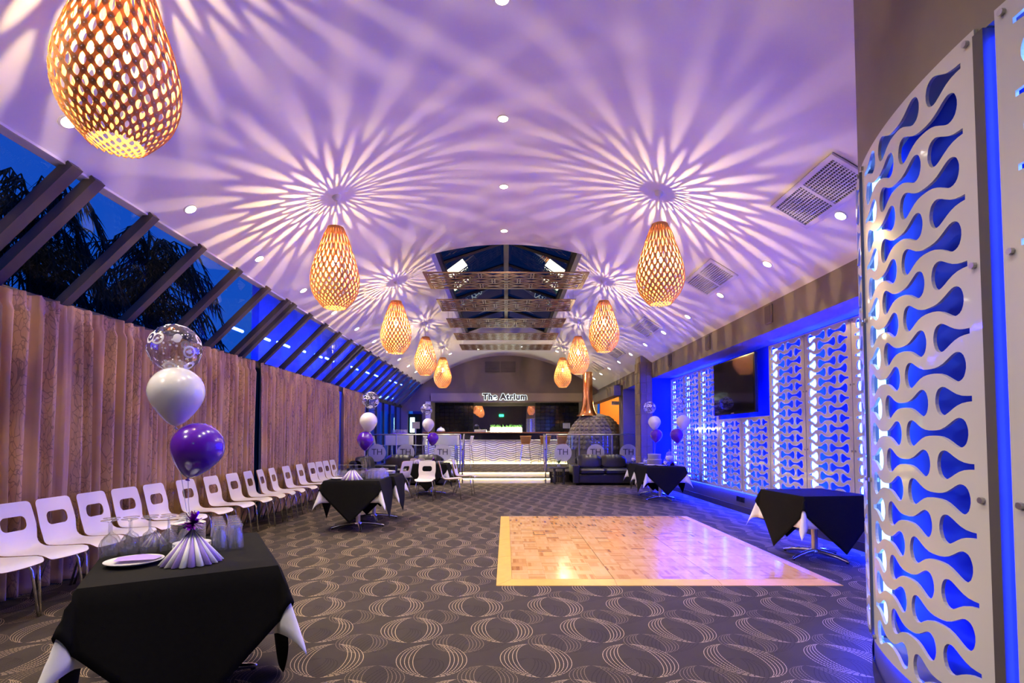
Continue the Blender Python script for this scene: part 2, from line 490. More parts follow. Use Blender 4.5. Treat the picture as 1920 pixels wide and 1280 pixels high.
def slab(V, T, front, back, side=1):
    """thick sheet from a 2D triangulation: front(u,v), back(u,v) give 3D points"""
    m = MB(); n = len(V)
    m.add([front(*p) for p in V] + [back(*p) for p in V], list(T))
    m.f += [tuple(i + n for i in t[::-1]) for t in T]; m.mi += [0] * len(T)
    cnt = {}
    for t in T:
        for a, b in ((t[0], t[1]), (t[1], t[2]), (t[2], t[0])): cnt[a, b] = 1
    for a, b in cnt:
        if (b, a) not in cnt: m.f.append((b, a, a + n, b + n)); m.mi.append(side)
    return m
def arcpts(cx, cy, r, a0, a1, n): return [(cx + r * math.cos(a0 + (a1 - a0) * i / n), cy + r * math.sin(a0 + (a1 - a0) * i / n)) for i in range(n + 1)]
def rrect(x0, x1, y0, y1, r, n=6):
    return arcpts(x1 - r, y0 + r, r, -PI / 2, 0, n) + arcpts(x1 - r, y1 - r, r, 0, PI / 2, n) + arcpts(x0 + r, y1 - r, r, PI / 2, PI, n) + arcpts(x0 + r, y0 + r, r, PI, 1.5 * PI, n)
def ceilz(x): return 4.47 - 0.105 * x * x
def light(name, kind, energy, col, parent, loc, **k):
    d = bpy.data.lights.new(name, kind); d.energy = energy; d.color = col
    for a, b in k.items(): setattr(d, a, b)
    return inst(name, d, parent, loc)

def text_mesh(body, size, mt, extrude=0.001, offset=0.0, space=1.0, cx=True, cy=False):
    cu = bpy.data.curves.new('lettering', 'FONT'); cu.body = body; cu.size = size; cu.extrude = extrude; cu.offset = offset; cu.space_character = space
    if cx: cu.align_x = 'CENTER'
    if cy: cu.align_y = 'CENTER'
    o = bpy.data.objects.new('tmp', cu); COL.objects.link(o)
    me = bpy.data.meshes.new_from_object(o.evaluated_get(bpy.context.evaluated_depsgraph_get()))
    bpy.data.objects.remove(o); me.materials.clear(); me.materials.append(M[mt])
    return me
YE, YB = 20.4, -3.2        # end wall, wall behind the camera
XL, XC = -4.12, -3.29      # glazed wall, ceiling edge
XR, XBK, XBH = 4.0, 4.15, 3.60
DCX, DCY, DR = 4.0, 1.6, 2.4   # curved feature wall

# ------------------------------------------------------------------ structure
struct(MB().add([(-4.6, YB, 0), (6.2, YB, 0), (6.2, 23.5, 0), (-4.6, 23.5, 0)], [(0, 1, 2, 3)]).build('floor', 'carpet'))

OX, OY0, OY1 = 1.26, 8.53, 16.3      # roof light opening
def ceil_mesh():
    m = MB()
    xs = sorted(set([XC + (3.62 - XC) * i / 46 for i in range(47)] + [-OX, OX]))
    ys = [YB, 1.0, 4.0, OY0, 11, 13.5, OY1, YE]
    for i in range(len(xs) - 1):
        for j in range(len(ys) - 1):
            a, b, p, q = xs[i], xs[i + 1], ys[j], ys[j + 1]
            if a >= -OX - 1e-6 and b <= OX + 1e-6 and p >= OY0 and q <= OY1: continue
            m.add([(a, p, ceilz(a)), (b, p, ceilz(b)), (b, q, ceilz(b)), (a, q, ceilz(a))], [(0, 3, 2, 1)])
    return m
cm = ceil_mesh()
seen = {}; nv = []; rm = []
for p in cm.v:
    k = tuple(round(c, 5) for c in p)
    if k not in seen: seen[k] = len(nv); nv.append(p)
    rm.append(seen[k])
cm.v = nv; cm.f = [tuple(rm[i] for i in q) for q in cm.f]
ceil = struct(cm.build('ceiling', 'ceiling', smooth=3.2))
ZS = 4.62
m = MB()
for s in (-1, 1):
    x = s * OX; z = ceilz(OX)
    m.add([(x, OY0, z), (x, OY1, z), (x, OY1, ZS), (x, OY0, ZS)], [(0, 1, 2, 3)])
for y in (OY0, OY1):
    k = 12
    for i in range(k):
        a, b = -OX + 2 * OX * i / k, -OX + 2 * OX * (i + 1) / k
        za, zb = ZS + 0.42 * (1 - abs(a) / OX), ZS + 0.42 * (1 - abs(b) / OX)
        m.add([(a, y, ceilz(a)), (b, y, ceilz(b)), (b, y, zb), (a, y, za)], [(0, 1, 2, 3)])
m.build('shaft_wall', 'ceiling', ceil)
# gabled roof light: panes, rafters, ridge
rl = bpy.data.objects.new('window_2', None); COL.objects.link(rl); struct(rl)
nb = 6
for s in (-1, 1):
    for i in range(nb):
        y0 = OY0 + (OY1 - OY0) * i / nb; y1 = OY0 + (OY1 - OY0) * (i + 1) / nb
        MB().add([(s * OX, y0, ZS), (s * OX, y1, ZS), (0, y1, ZS + 0.42), (0, y0, ZS + 0.42)], [(0, 1, 2, 3)]).build('pane', 'roofpane', rl)
    for i in range(nb + 1):
        y = OY0 + (OY1 - OY0) * i / nb
        MB().tube([(s * OX, y, ZS - 0.03), (0, y, ZS + 0.39)], 0.035, 4).build('rafter', 'frame', rl)
    MB().box(min(s * OX, s * (OX - 0.07)), max(s * OX, s * (OX - 0.07)), OY0, OY1, ZS - 0.09, ZS + 0.02).build('eaves_beam', 'frame', rl)
MB().box(-0.05, 0.05, OY0, OY1, ZS + 0.30, ZS + 0.42).build('ridge_beam', 'rafter', rl)

# left glazed slope
sk = bpy.data.objects.new('window_1', None); COL.objects.link(sk); struct(sk)
ZC, ZW = ceilz(XC), 2.50
RY = [3.97 + 0.776 * k for k in range(-9, 22)]
d = Vector((XC - XL, 0, ZC - ZW)); L = d.length; ang = math.atan2(ZC - ZW, XC - XL)
def rafter_mesh(wd):
    return MB().box(-0.02, L + 0.02, -wd / 2, wd / 2, -0.055, 0.02).mesh('rafter', 'rafter')
thin, wide = rafter_mesh(0.085), rafter_mesh(0.10)
for k, y in enumerate(RY):
    kk = k - 9
    offs = (-0.11, 0.11) if kk % 5 == 0 else (0.0,)
    for o_ in offs: inst('rafter', wide if kk % 5 == 0 else thin, sk, (XL, y + o_, ZW), (0, -ang, 0))
pm = MB().add([(0, 0.03, 0), (L, 0.03, 0), (L, 0.746, 0), (0, 0.746, 0)], [(0, 1, 2, 3)]).mesh('pane', 'pane')
for y in RY[:-1]: inst('pane', pm, sk, (XL, y, ZW), (0, -ang, 0))
MB().box(XL - 0.06, XL + 0.03, YB, YE, ZW - 0.09, ZW + 0.02).build('eaves_beam', 'frame', sk)
MB().box(XC - 0.10, XC, YB, YE, ZC - 0.02, ZC + 0.14).build('head_beam', 'ceiling', sk)
# vertical glazing under it
wl = bpy.data.objects.new('wall_left', None); COL.objects.link(wl); struct(wl)
GY = [YB + 0.985 * i for i in range(25)]
pm2 = MB().add([(0, 0.03, 0.12), (0, 0.955, 0.12), (0, 0.955, 2.42), (0, 0.03, 2.42)], [(0, 1, 2, 3)]).mesh('pane', 'pane')
po = MB().box(-0.06, 0.02, -0.035, 0.035, 0.0, 2.46).mesh('mullion', 'frame')
for y in GY:
    inst('mullion', po, wl, (XL, y, 0))
    if y + 0.985 < YE + 0.05: inst('pane', pm2, wl, (XL, y, 0))
MB().box(XL - 0.06, XL + 0.02, YB, YE, 0, 0.12).build('sill_rail', 'frame', wl)

# end wall with bar opening and doorway
ol = [(XL, 0.302), (-3.86, 0.302), (-3.86, 2.28), (-3.28, 2.28), (-3.28, 0.302), (-2.95, 0.302), (-2.95, 2.62), (3.05, 2.62), (3.05, 0.302), (3.54, 0.302), (3.6, ceilz(3.6))]
ol += [(3.6 + (XC - 3.6) * i / 40, ceilz(3.6 + (XC - 3.6) * i / 40)) for i in range(41)][1:] + [(XL, ZW)]
V, T = cdt([ol])
we = struct(slab(V, T, lambda u, v: (u, YE, v), lambda u, v: (u, YE + 0.12, v), 0).build('wall_end', 'wall_dark'))
MB().box(-2.95, 3.05, YE - 0.06, YE - 0.002, 2.66, 2.98).build('fascia', 'fascia', we)
struct(MB().box(-4.6, 6.2, YB - 0.1, YB, 0, 4.6).build('wall_back', 'wall'))

# right side: plinth, recess, bulkhead, column, second recess, lintel over the corridor
wr = bpy.data.objects.new('wall_right', None); COL.objects.link(wr); struct(wr)
Y0R, YCOL = 3.3, 12.75
MB().box(XR, XBK + 0.05, Y0R, YCOL, 0, 0.33).build('plinth_wall', 'base', wr)
MB().box(XBK, XBK + 0.1, Y0R - 1.0, YCOL + 3.5, 0.0, 3.2).build('recess_back', 'recess', wr)
m = MB(); m.box(XBH, XBH + 0.12, Y0R, YE, 2.72, ceilz(XBH) + 0.02)
m.box(XBH + 0.12, XBK + 0.05, Y0R, YCOL + 3.4, 2.72, 2.80)
m.build('bulkhead', 'wall', wr)
struct(MB().box(XR - 0.015, XR, Y0R, YCOL, 0, 0.10).build('baseboard_right', 'skirting'))
MB().box(XBH - 0.02, XBK, 15.9, 16.5, 0.302, 2.72).build('pier', 'wall', wr)
MB().box(XBH - 0.28, XBH + 0.0, 16.0, YE - 0.02, 2.55, 2.86).build('lintel_box', 'wall', wr)
MB().box(5.6, 5.7, 15.5, YE + 3, 0, 3.2).build('corridor_wall', 'orange_glow', wr)
MB().box(XBH + 0.12, 5.7, YE + 0.2, YE + 0.3, 0, 3.2).build('corridor_end', 'orange_glow', wr)
MB().box(XBH, 5.7, 16.5, YE + 0.3, 2.9, 2.96).build('corridor_ceiling', 'wall', wr)
light('corridor_lamp', 'POINT', 45, WARM, wr, (4.6, 19.4, 2.7), shadow_soft_size=0.1)
# column clad in tiles
colm = thing('tiled_column', 'square column clad in large brown stone tiles beside the blue wall recess', 'column', (3.31, 12.8, 0))
MB().box(0.01, 0.83, 0.01, 0.5, 0, 3.28).build('core', 'wall', colm)
tw, thh = 0.145, 0.26
tm = MB().bbox(0, tw - 0.006, -0.012, 0.004, 0, thh - 0.006, 0.003).mesh('tile', 'tile')
tm2 = MB().bbox(-0.012, 0.004, 0, 0.24, 0, thh - 0.006, 0.003).mesh('tile', 'tile')
for r in range(12):
    for c in range(2): inst('tile', tm, colm, (0.004 + c * tw, 0, 0.01 + r * thh))
    for c in range(2): inst('tile', tm2, colm, (0, 0.004 + c * 0.247, 0.01 + r * thh))
MB().box(0.295, 0.83, -0.01, 0.01, 0, 2.72).build('return_face', 'recess', colm)

# curved feature wall (drum)
def dpt(a, r, z): return (DCX - r * math.cos(a), DCY + r * math.sin(a), z)
dw = bpy.data.objects.new('wall_feature', None); COL.objects.link(dw); struct(dw)
A0, A1 = -1.35, 1.35
def drum(r, z0, z1, name, mt, n=60, top=None):
    m = MB()
    def fn(u, v):
        a = A0 + (A1 - A0) * u
        p = dpt(a, r, 0)
        zt = (ceilz(min(p[0], 3.6)) if top else z1)
        return (p[0], p[1], z0 + (zt - z0) * v)
    m.grid(fn, n, 1); return m.build(name, mt, dw, smooth=3.2)
drum(DR - 0.13, 0.25, 2.75, 'recess_back', 'recess')
drum(DR - 0.03, 0, 0.29, 'plinth_wall', 'base')
drum(DR - 0.014, 2.66, 3, 'bulkhead', 'wall', top=True)
for z, up in ((0.29, 1), (2.66, 0)):
    m = MB(); m.grid(lambda u, v: dpt(A0 + (A1 - A0) * u, DR - 0.13 + (0.118 if z > 1 else 0.10) * v, z), 60, 1)
    m.build('ledge', 'wall', dw)
bt = MB(); bt.grid(lambda u, v: dpt(A0 + (A1 - A0) * u, DR - 0.02, 0.10 * v), 60, 1)
struct(bt.build('baseboard_feature', 'skirting'))

# ------------------------------------------------------------------ cut-out panels
HB = [(0.0, .010), (.12, .0105), (.25, .0135), (.38, .021), (.50, .032), (.60, .0425), (.69, .0505), (.76, .0535), (.83, .052), (.89, .047), (.94, .038), (.975, .024), (.995, .009)]
def bone(cx, cy, half=0.182, lo=None, hi=None):
    up = [(s * half, h) for s, h in HB]
    right = [(x, -h) for x, h in up] + [(x, h) for x, h in up[::-1]]
    if hi == 'cut': # keep left half
        q = [(0, HB[0][1])] + [(-x, h) for x, h in up[1:]] + [(-x, -h) for x, h in up[:0:-1]] + [(0, -HB[0][1])]
    elif lo == 'cut':
        q = [(0, -HB[0][1])] + [(x, -h) for x, h in up[1:]] + [(x, h) for x, h in up[:0:-1]] + [(0, HB[0][1])]
    else:
        q = [(x, -h) for x, h in up[1:]] + [(x, h) for x, h in up[:0:-1]] + [(0, HB[0][1])] + [(-x, h) for x, h in up[1:]] + [(-x, -h) for x, h in up[:0:-1]] + [(0, -HB[0][1])]
    return [(cx + x, cy + y) for x, y in q]
PW, PP = 0.93, 0.405
def panel2d(height, rows, dense=0.0):
    loops = [[(-PW / 2, 0), (PW / 2, 0), (PW / 2, height), (-PW / 2, height)]]
    if dense:
        k = int(PW / dense)
        loops[0] = [(-PW / 2 + PW * i / k, 0) for i in range(k)] + [(PW / 2, 0)] + [(PW / 2 - PW * i / k, height) for i in range(k)] + [(-PW / 2, height)]
    m0 = (height - (rows - 1) * 0.118) / 2
    for r in range(rows):
        y = m0 + r * 0.118
        if r % 2 == 0: loops += [bone(-PP / 2, y), bone(PP / 2, y)]
        else: loops += [bone(0, y), bone(-PP, y, lo='cut'), bone(PP, y, hi='cut')]
    ex = []
    if dense:
        k = int(PW / dense)
        ex = [(-PW / 2 + PW * i / k, height * (j + 0.5) / 40) for i in range(1, k) for j in range(40)]
    return cdt(loops, ex)
PH = 2.30
V, T = panel2d(PH, 19)
full = slab(V, T, lambda u, v: (0, -u, v), lambda u, v: (0.012, -u, v), 0).mesh('cutout_panel', 'panel')
V, T = panel2d(1.25, 10)
short = slab(V, T, lambda u, v: (0, -u, v), lambda u, v: (0.012, -u, v), 0).mesh('cutout_panel', 'panel')
V, T = panel2d(PH + 0.11, 20, 0.045)
def bent(u, v, r):  # u<0 is the far edge
    a = -u / DR
    return (DR * 0 - r * math.cos(a) + DR, r * math.sin(a), v)
curved = slab(V, T, lambda u, v: bent(u, v, DR), lambda u, v: bent(u, v, DR - 0.012), 0).mesh('cutout_panel', 'panel')
sc_m = MB().tube([(-0.012, 0, 0), (0.03, 0, 0)], 0.011, 8).mesh('standoff_screw', 'screw')
DIV = [12.54, 11.60, 10.68, 9.74, 8.79, 7.85, 6.90, 5.96, 5.02, 4.08]
XP = 3.975
for i in range(9):
    yc = (DIV[i] + DIV[i + 1]) / 2
    under = i in (3, 4)
    p = thing('cutout_panel', 'short white panel with bone-shaped cut-outs below the wall television' if under else ('tall white cut-out panel on the blue wall between the television and the tiled column' if i < 3 else 'tall white cut-out panel on the blue wall between the television and the rounded wall'), 'wall panel', (XP, yc, 0.35), 0, 'short cut-out panels under the television' if under else ('panels between television and column' if i < 3 else 'panels between television and rounded wall'))
    inst('screen_sheet', short if under else full, p)
    h = 1.25 if under else PH
    for sy in (-1, 1):
        for z in ((0.03, h - 0.03) if under else (0.03, h / 3, 2 * h / 3, h - 0.03)): inst('standoff_screw', sc_m, p, (0, sy * (PW / 2 - 0.025), z))
DA = [0.249, 0.249 + 0.402, 0.249 + 0.80, 0.249 - 0.42]
DL = ['curved white cut-out panel on the rounded wall with the drooping brown wall above it', 'curved white cut-out panel turning away around the rounded wall towards the vent', 'curved white cut-out panel at the far end of the rounded wall', 'curved white cut-out panel past the glowing blue slot on the rounded wall', 'curved white cut-out panel at the near end of the rounded wall']
DL[0] = 'large curved white cut-out panel on the rounded wall beside the glowing blue slot'
for a, lb in zip(DA[:4], DL):
    p = thing('curved_panel', lb, 'wall panel', dpt(a, DR, 0.27), 0, 'curved panels of the rounded wall')
    p.rotation_euler = (0, 0, -a)
    inst('screen_sheet', curved, p)
    for e in (-1, 1):
        b = e * (PW / 2 - 0.03) / DR
        for z in (0.03, 0.80, 1.60, 2.38):
            q = bent(-b * DR, z, DR)
            inst('standoff_screw', sc_m, p, q, (0, 0, -b))

# added dark slats block the strip glow at the joints, blue LED strips behind the panels
for i, y in enumerate(DIV):
    MB().box(3.99, 4.03, y - 0.014, y + 0.014, 0.34, 1.60 if i == 4 else 2.66).build('gap_blocker', 'base', wr)
def led_bar(name, p0, h, wd, rz, label, group, mt='led', dp=0.012):
    o = MB().bbox(-dp / 2, dp / 2, -wd / 2, wd / 2, 0, h, 0.003).build(name, mt, loc=p0, rot=(0, 0, rz))
    return tag(o, label, 'light', group)
for i, y in enumerate(DIV[:-1]):
    top = 1.56 if i in (3, 4) else 2.60
    led_bar('led_strip', (4.055, y - 0.045, 0.40), top - 0.40, 0.13, 0, 'vertical blue-white LED strip glowing behind the cut-out wall panels', 'blue LED strips behind the straight wall panels')
for ya, yb_ in ((3.7, 7.8), (9.8, 12.5)):
    o = MB().box(-0.005, 0.005, 0, yb_ - ya, -0.005, 0.005).build('led_strip', 'led', loc=(4.10, ya, 2.655)); tag(o, 'long level blue LED strip along the top of the wall recess ' + ('towards the rounded wall' if ya < 5 else 'towards the tiled column'), 'light')
o = MB().box(-0.004, 0.004, 0, YCOL - Y0R - 0.9, 0, 0.005).build('led_strip', 'added_led_plinth', loc=(3.994, Y0R + 0.8, 0.352)); tag(o, 'added low blue light strip under the cut-out panels washing the carpet by the plinth', 'light')  # unseen strip added to wash the floor blue along the plinth
m = MB(); m.grid(lambda u, v: dpt(0.25 + 1.0 * u, DR - 0.020 + 0.007 * v, 0.275), 24, 1)
o = m.build('led_strip', 'added_led_low'); tag(o, 'added low curved blue light strip under the rounded wall panels', 'light')  # unseen strip added for blue light on the carpet by the drum
led_bar('led_strip', (4.13, 14.75, 0.32), 2.28, 0.04, 0, 'vertical blue LED strip in the niche behind the tiled column', None)
for a in (0.432, 0.834, 1.22, -0.02):
    led_bar('led_strip', dpt(a, DR - 0.05, 0.32), 2.30, 0.16 if a > 0.1 else 0.09, -a, 'vertical blue-white LED strip glowing behind the curved panels', 'blue LED strips behind the curved panels', 'led_drum')
q = dpt(0.0295, DR - 0.030, 0.32)
led_bar('led_tube', q, 2.30, 0.014, -0.03, 'slim blue LED tube in the open slot between two curved panels', None, 'led_near', 0.014)
q = thing('divider_post', 'dark slim upright post edging the glowing slot of the rounded wall', 'post', dpt(0.045, DR - 0.05, 0.29))
q.rotation_euler = (0, 0, -0.045)
MB().box(-0.06, 0.045, -0.020, 0.020, 0, 2.36).build('post_body', 'base', q)
q = thing('divider_post', 'dark slim upright post at the turned-away edge of the rounded wall panels', 'post', dpt(0.450, DR - 0.05, 0.29))
q.rotation_euler = (0, 0, -0.45)
MB().box(-0.06, 0.040, -0.006, 0.006, 0, 2.36).build('post_body', 'base', q)

# ------------------------------------------------------------------ curtains
def curtain(y0, y1, label, sd):
    rnd = random.Random(sd)
    ph = []; y = y0; k = 0
    n = int((y1 - y0) / 0.014); amp = []
    p = 0.0
    for i in range(n + 1):
        p += 2 * PI * 0.014 / (0.115 + 0.025 * math.sin(i * 0.033 + sd) + 0.02 * math.sin(i * 0.014 * 7.3))
        ph.append(p); amp.append(0.052 + 0.018 * math.sin(i * 0.07 + sd * 2))
    zz = [0.015, 0.06, 0.5, 1.1, 1.7, 2.15, 2.28, 2.34, 2.37, 2.41, 2.455]
    def fn(u, v):
        i = int(round(u * n)); j = int(round(v * (len(zz) - 1)))
        t = zz[j]; a = amp[i]
        sway = 0.012 * math.sin(t * 2.1 + i * 0.09)
        if t > 2.3: a *= 0.42
        x = XL + 0.20 + a * math.sin(ph[i]) + 0.014 * math.sin(ph[i] * 2.3 + t) + (0.01 * math.sin(ph[i] * 3.1) if t > 2.3 else 0)
        return (x, y0 + (y1 - y0) * u + sway * 0.6, t + (0.01 * math.sin(i * 0.5) if t > 2.4 else 0) + (0.008 * math.sin(i * 0.23) if t < 0.1 else 0))
    o = MB().grid(fn, n, len(zz) - 1).build('curtain', 'curtain', smooth=3.2)
    so = o.modifiers.new('thick', 'SOLIDIFY'); so.thickness = 0.004
    return tag(o, label, 'curtain')
curtain(-1.0, 8.10, 'long mauve vine-print curtain behind the row of white chairs', 1)
curtain(8.28, 12.12, 'mauve pleated curtain between the two dark window gaps', 2)
curtain(12.46, 14.2, 'narrow mauve curtain beside the uncovered dark windows', 3)

# ------------------------------------------------------------------ pendant lamps
NS = 25
PROF = [(0, .33), (.05, .40), (.1, .49), (.25, .66), (.4, .83), (.55, .965), (.65, 1.0), (.75, .965), (.85, .84), (.93, .64), (1.0, .43)]
def prof(t):
    t = max(0, min(1, t))
    for i in range(len(PROF) - 1):
        (a, p), (b, q) = PROF[i], PROF[i + 1]
        if t <= b:
            p0 = PROF[i - 1] if i else (2 * a - b, 2 * p - q); q1 = PROF[i + 2] if i + 2 < len(PROF) else (2 * b - a, 2 * q - p)
            u = (t - a) / (b - a); m0 = (q - p0[1]) / (b - p0[0]) * (b - a); m1 = (q1[1] - p) / (q1[0] - a) * (b - a)
            return (2 * u**3 - 3 * u**2 + 1) * p + (u**3 - 2 * u**2 + u) * m0 + (-2 * u**3 + 3 * u**2) * q + (u**3 - u**2) * m1
LH, LR = 0.94, 0.272
RH = [.165, .11, .096, .087, .079, .072, .065, .059, .053, .047, .042, .037, .033, .029, .026, .023]
tot = sum(RH); cum = [0]
for h in RH: cum.append(cum[-1] + h / tot * 0.955)
cum = [0.035 + c for c in cum]; cum[-1] = 1.0 if cum[-1] > 1 else cum[-1]
def strip_mesh(hand):
    m = MB(); secs = []
    SUB = 5; nr = len(cum) - 1
    for k in range(nr * SUB + 1):
        r = k / SUB; i = min(int(r), nr - 1); t = cum[i] + (cum[i + 1] - cum[i]) * (r - i)
        secs.append((t, hand * r * PI / NS, r))
    secs = [(0.0, 0.0, 0.0)] + secs
    P = []
    for t, th, r in secs:
        R = LR * prof(t); P.append(Vector((R * math.cos(th), R * math.sin(th), -LH * t)))
    o = 0
    for i, (t, th, r) in enumerate(secs):
        tg = (P[min(i + 1, len(P) - 1)] - P[max(i - 1, 0)]).normalized()
        sl = (prof(t + .01) - prof(t - .01)) / .02 * LR / LH
        nn = Vector((math.cos(th), math.sin(th), sl)).normalized()
        b = tg.cross(nn).normalized()
        spc = 2 * PI * LR * prof(t) / NS
        wd = min(0.0118, spc * 0.20) * (1.0 + 0.30 * math.cos(2 * PI * r))
        for q in (P[i] + b * wd + nn * 0.0012, P[i] - b * wd + nn * 0.0012, P[i] - b * wd - nn * 0.0012, P[i] + b * wd - nn * 0.0012): m.v.append(tuple(q + nn * (0.0018 * hand)))
    for i in range(len(secs) - 1):
        a, c = i * 4, i * 4 + 4
        for k in range(4): m.f.append((a + k, a + (k + 1) % 4, c + (k + 1) % 4, c + k)); m.mi.append(0)
    return m.mesh('shade_strip', 'bamboo', smooth=0.6)
SA, SB = strip_mesh(1), strip_mesh(-1)
rv = MB()
for i in range(1, len(cum) - 1):
    R = LR * prof(cum[i]) + 0.004
    for k in range(NS):
        a = 2 * PI * k / NS + i * PI / NS
        c = Vector((R * math.cos(a), R * math.sin(a), -LH * cum[i]))
        n_ = Vector((math.cos(a), math.sin(a), 0)); t_ = Vector((-math.sin(a), math.cos(a), 0))
        r_ = 0.0035
        rv.add([c + n_ * 0.002] + [c + (t_ * math.cos(g) + Vector((0, 0, 1)) * math.sin(g)) * r_ for g in [j * PI / 3 for j in range(6)]], [(0, 1 + j, 1 + (j + 1) % 6) for j in range(6)])
rv = rv.mesh('rivets', 'rivet')
def lamp(x, y, ztop, lab=None):
    lab = lab or ('woven bamboo pendant lamp in the row on the curtain side of the fretwork panels' if x < 0 else 'woven bamboo pendant lamp in the row on the blue wall side of the fretwork panels')
    t = thing('pendant_lamp', lab, 'pendant lamp', (x, y, ztop), random.random() * 6, 'pendant lamps on the curtain side' if x < 0 else 'pendant lamps on the blue wall side')
    for k in range(NS):
        inst('shade_strip', SA, t, rot=(0, 0, 2 * PI * k / NS)); inst('shade_strip', SB, t, rot=(0, 0, 2 * PI * k / NS))
    r_ = inst('rivets', rv, t); r_['kind'] = 'stuff'
    MB().lathe([(0.0, 0.006), (LR * .335, 0.006), (LR * .335, -0.03), (LR * .325, -0.03), (LR * .325, 0.0), (0, 0.0)], 24).build('top_cap', 'bamboo', t)
    MB().tube([(0, 0, -0.26), (0, 0, ceilz(x) - ztop)], 0.003, 6).build('cord', 'whiteplastic', t)
    zc = ceilz(x) - ztop
    MB().lathe([(0, -0.05), (0.02, -0.05), (0.045, -0.025), (0.055, 0.0), (0.055, 0.02)], 20).build('ceiling_rose', 'whiteplastic', t, 0.6, (0, 0, zc))
    MB().tube([(0, 0, -0.24), (0, 0, -0.325)], 0.02, 10).build('lamp_holder', 'whiteplastic', t)
    MB().lathe([(0, -0.325), (0.013, -0.33), (0.016, -0.345), (0.028, -0.385), (0.03, -0.41), (0.024, -0.435), (0, -0.45)], 14).build('bulb', 'bulb', t, 3.2)
    light('bulb_light', 'POINT', PEND_W, WARM, t, (0, 0, -0.39), shadow_soft_size=0.006)
    return t
lamp(-1.97, 2.58, 3.69, 'large woven bamboo pendant lamp hanging above the front table and chairs')
for x, y, z in [(-1.97, 5.93, 3.69), (-1.97, 9.25, 3.70), (-1.97, 12.65, 3.71), (-1.97, 16.1, 3.73),
                (1.79, 5.98, 3.75), (1.79, 9.45, 3.76), (1.79, 12.85, 3.76), (1.79, 16.4, 3.77)]:
    lamp(x, y, z)

# ------------------------------------------------------------------ downlights
dl_ring = MB().lathe([(0.048, 0.004), (0.050, -0.006), (0.064, -0.004), (0.066, 0.004)], 20).mesh('trim_ring', 'whiteplastic', 0.6)
dl_lens = MB().add([(0, 0, -0.002)] + [(0.049 * math.cos(g), 0.049 * math.sin(g), -0.002) for g in [j * PI / 10 for j in range(20)]], [(0, 1 + (j + 1) % 20, 1 + j) for j in range(20)]).mesh('lens', 'downled')
dlight = bpy.data.lights.new('downlight_beam', 'SPOT'); dlight.energy = DOWN_W; dlight.color = (1.0, 0.86, 0.70)
dlight.spot_size = 1.9; dlight.spot_blend = 0.8; dlight.shadow_soft_size = 0.03
dimmed = dlight.copy(); dimmed.energy = DOWN_W * 0.5
def downlight(x, y):
    t = thing('downlight', 'small round recessed downlight shining in the white vaulted ceiling', 'downlight', (x, y, ceilz(x) - 0.001), 0, 'recessed ceiling downlights')
    t.rotation_euler = (0, math.atan(0.21 * x), 0)
    inst('trim_ring', dl_ring, t); inst('lens', dl_lens, t)
    inst('beam', dimmed if x > 3 else dlight, t, (0, 0, -0.012))
for y in (0.81, 2.24, 3.67, 5.1, 6.52, 7.95): downlight(-0.03, y)
for k in range(-2, 11): downlight(-3.06, 3.56 + 1.405 * k)
for k in range(11): downlight(3.2, 4.9 + 1.4 * k)
for x, y in ((-1.9, 17.6), (-0.98, 18.3), (0.57, 18.2), (1.72, 17.5)): downlight(x, y)

# ------------------------------------------------------------------ hanging lattice panels
def lattice_mesh():
    Wd, D = 2.70, 0.95
    t = 0.006; bars = []
    m = MB()
    m.box(-Wd / 2, Wd / 2, 0, 0.05, -t, t); m.box(-Wd / 2, Wd / 2, D - 0.05, D, -t, t)
    m.box(-Wd / 2, -Wd / 2 + 0.06, 0.05, D - 0.05, -t, t); m.box(Wd / 2 - 0.06, Wd / 2, 0.05, D - 0.05, -t, t)
    rows = 3; rh = (D - 0.1) / rows; cw = (Wd - 0.12) / 6
    def bar(x0, y0, x1, y1, wd):
        a = Vector((x0, y0, 0)); b = Vector((x1, y1, 0)); d_ = (b - a).normalized(); n_ = Vector((-d_.y, d_.x, 0)) * wd / 2
        P = [a - n_, b - n_, b + n_, a + n_]
        m.add([p + Vector((0, 0, -t)) for p in P] + [p + Vector((0, 0, t)) for p in P], [(0, 1, 2, 3), (7, 6, 5, 4), (0, 4, 5, 1), (1, 5, 6, 2), (2, 6, 7, 3), (3, 7, 4, 0)])
    X0 = -Wd / 2 + 0.06
    for r in range(rows):
        y0 = 0.05 + r * rh; y1 = y0 + rh
        if r: bar(X0, y0, -X0, y0, 0.028)
        off = 0.5 if r % 2 else 0.0
        for c in range(7):
            a = X0 + (c - off) * cw; b = a + cw
            for xa, ya, xb, yb in ((a, y0, b, y1), (a, y1, b, y0), (a, (y0 + y1) / 2, b, (y0 + y1) / 2)):
                # clip to the frame
                if xb <= X0 or xa >= -X0: continue
                if xa < X0: ya += (yb - ya) * (X0 - xa) / (xb - xa); xa = X0
                if xb > -X0: yb = ya + (yb - ya) * (-X0 - xa) / (xb - xa); xb = -X0
                bar(xa, ya, xb, yb, 0.027)
            for e in (-0.022, 0.022):
                if X0 < a + e < -X0: bar(a + e, y0, a + e, y1, 0.022)
    return m.mesh('lattice_screen', 'lattice')
lm = lattice_mesh()
for y in (8.29, 9.95, 11.60, 13.25, 14.90):
    t = thing('lattice_panel', 'brown fretwork timber panel hung flat on wires under the roof light', 'ceiling panel', (0.0, y, 3.93), 0, 'fretwork panels under the roof light')
    inst('lattice_screen', lm, t)
    for x in (-1.30, 1.30):
        for yy in (0.03, 0.92): MB().tube([(x, yy, 0), (x, yy, ceilz(x) - 3.93)], 0.0025, 5).build('wire', 'steel', t)

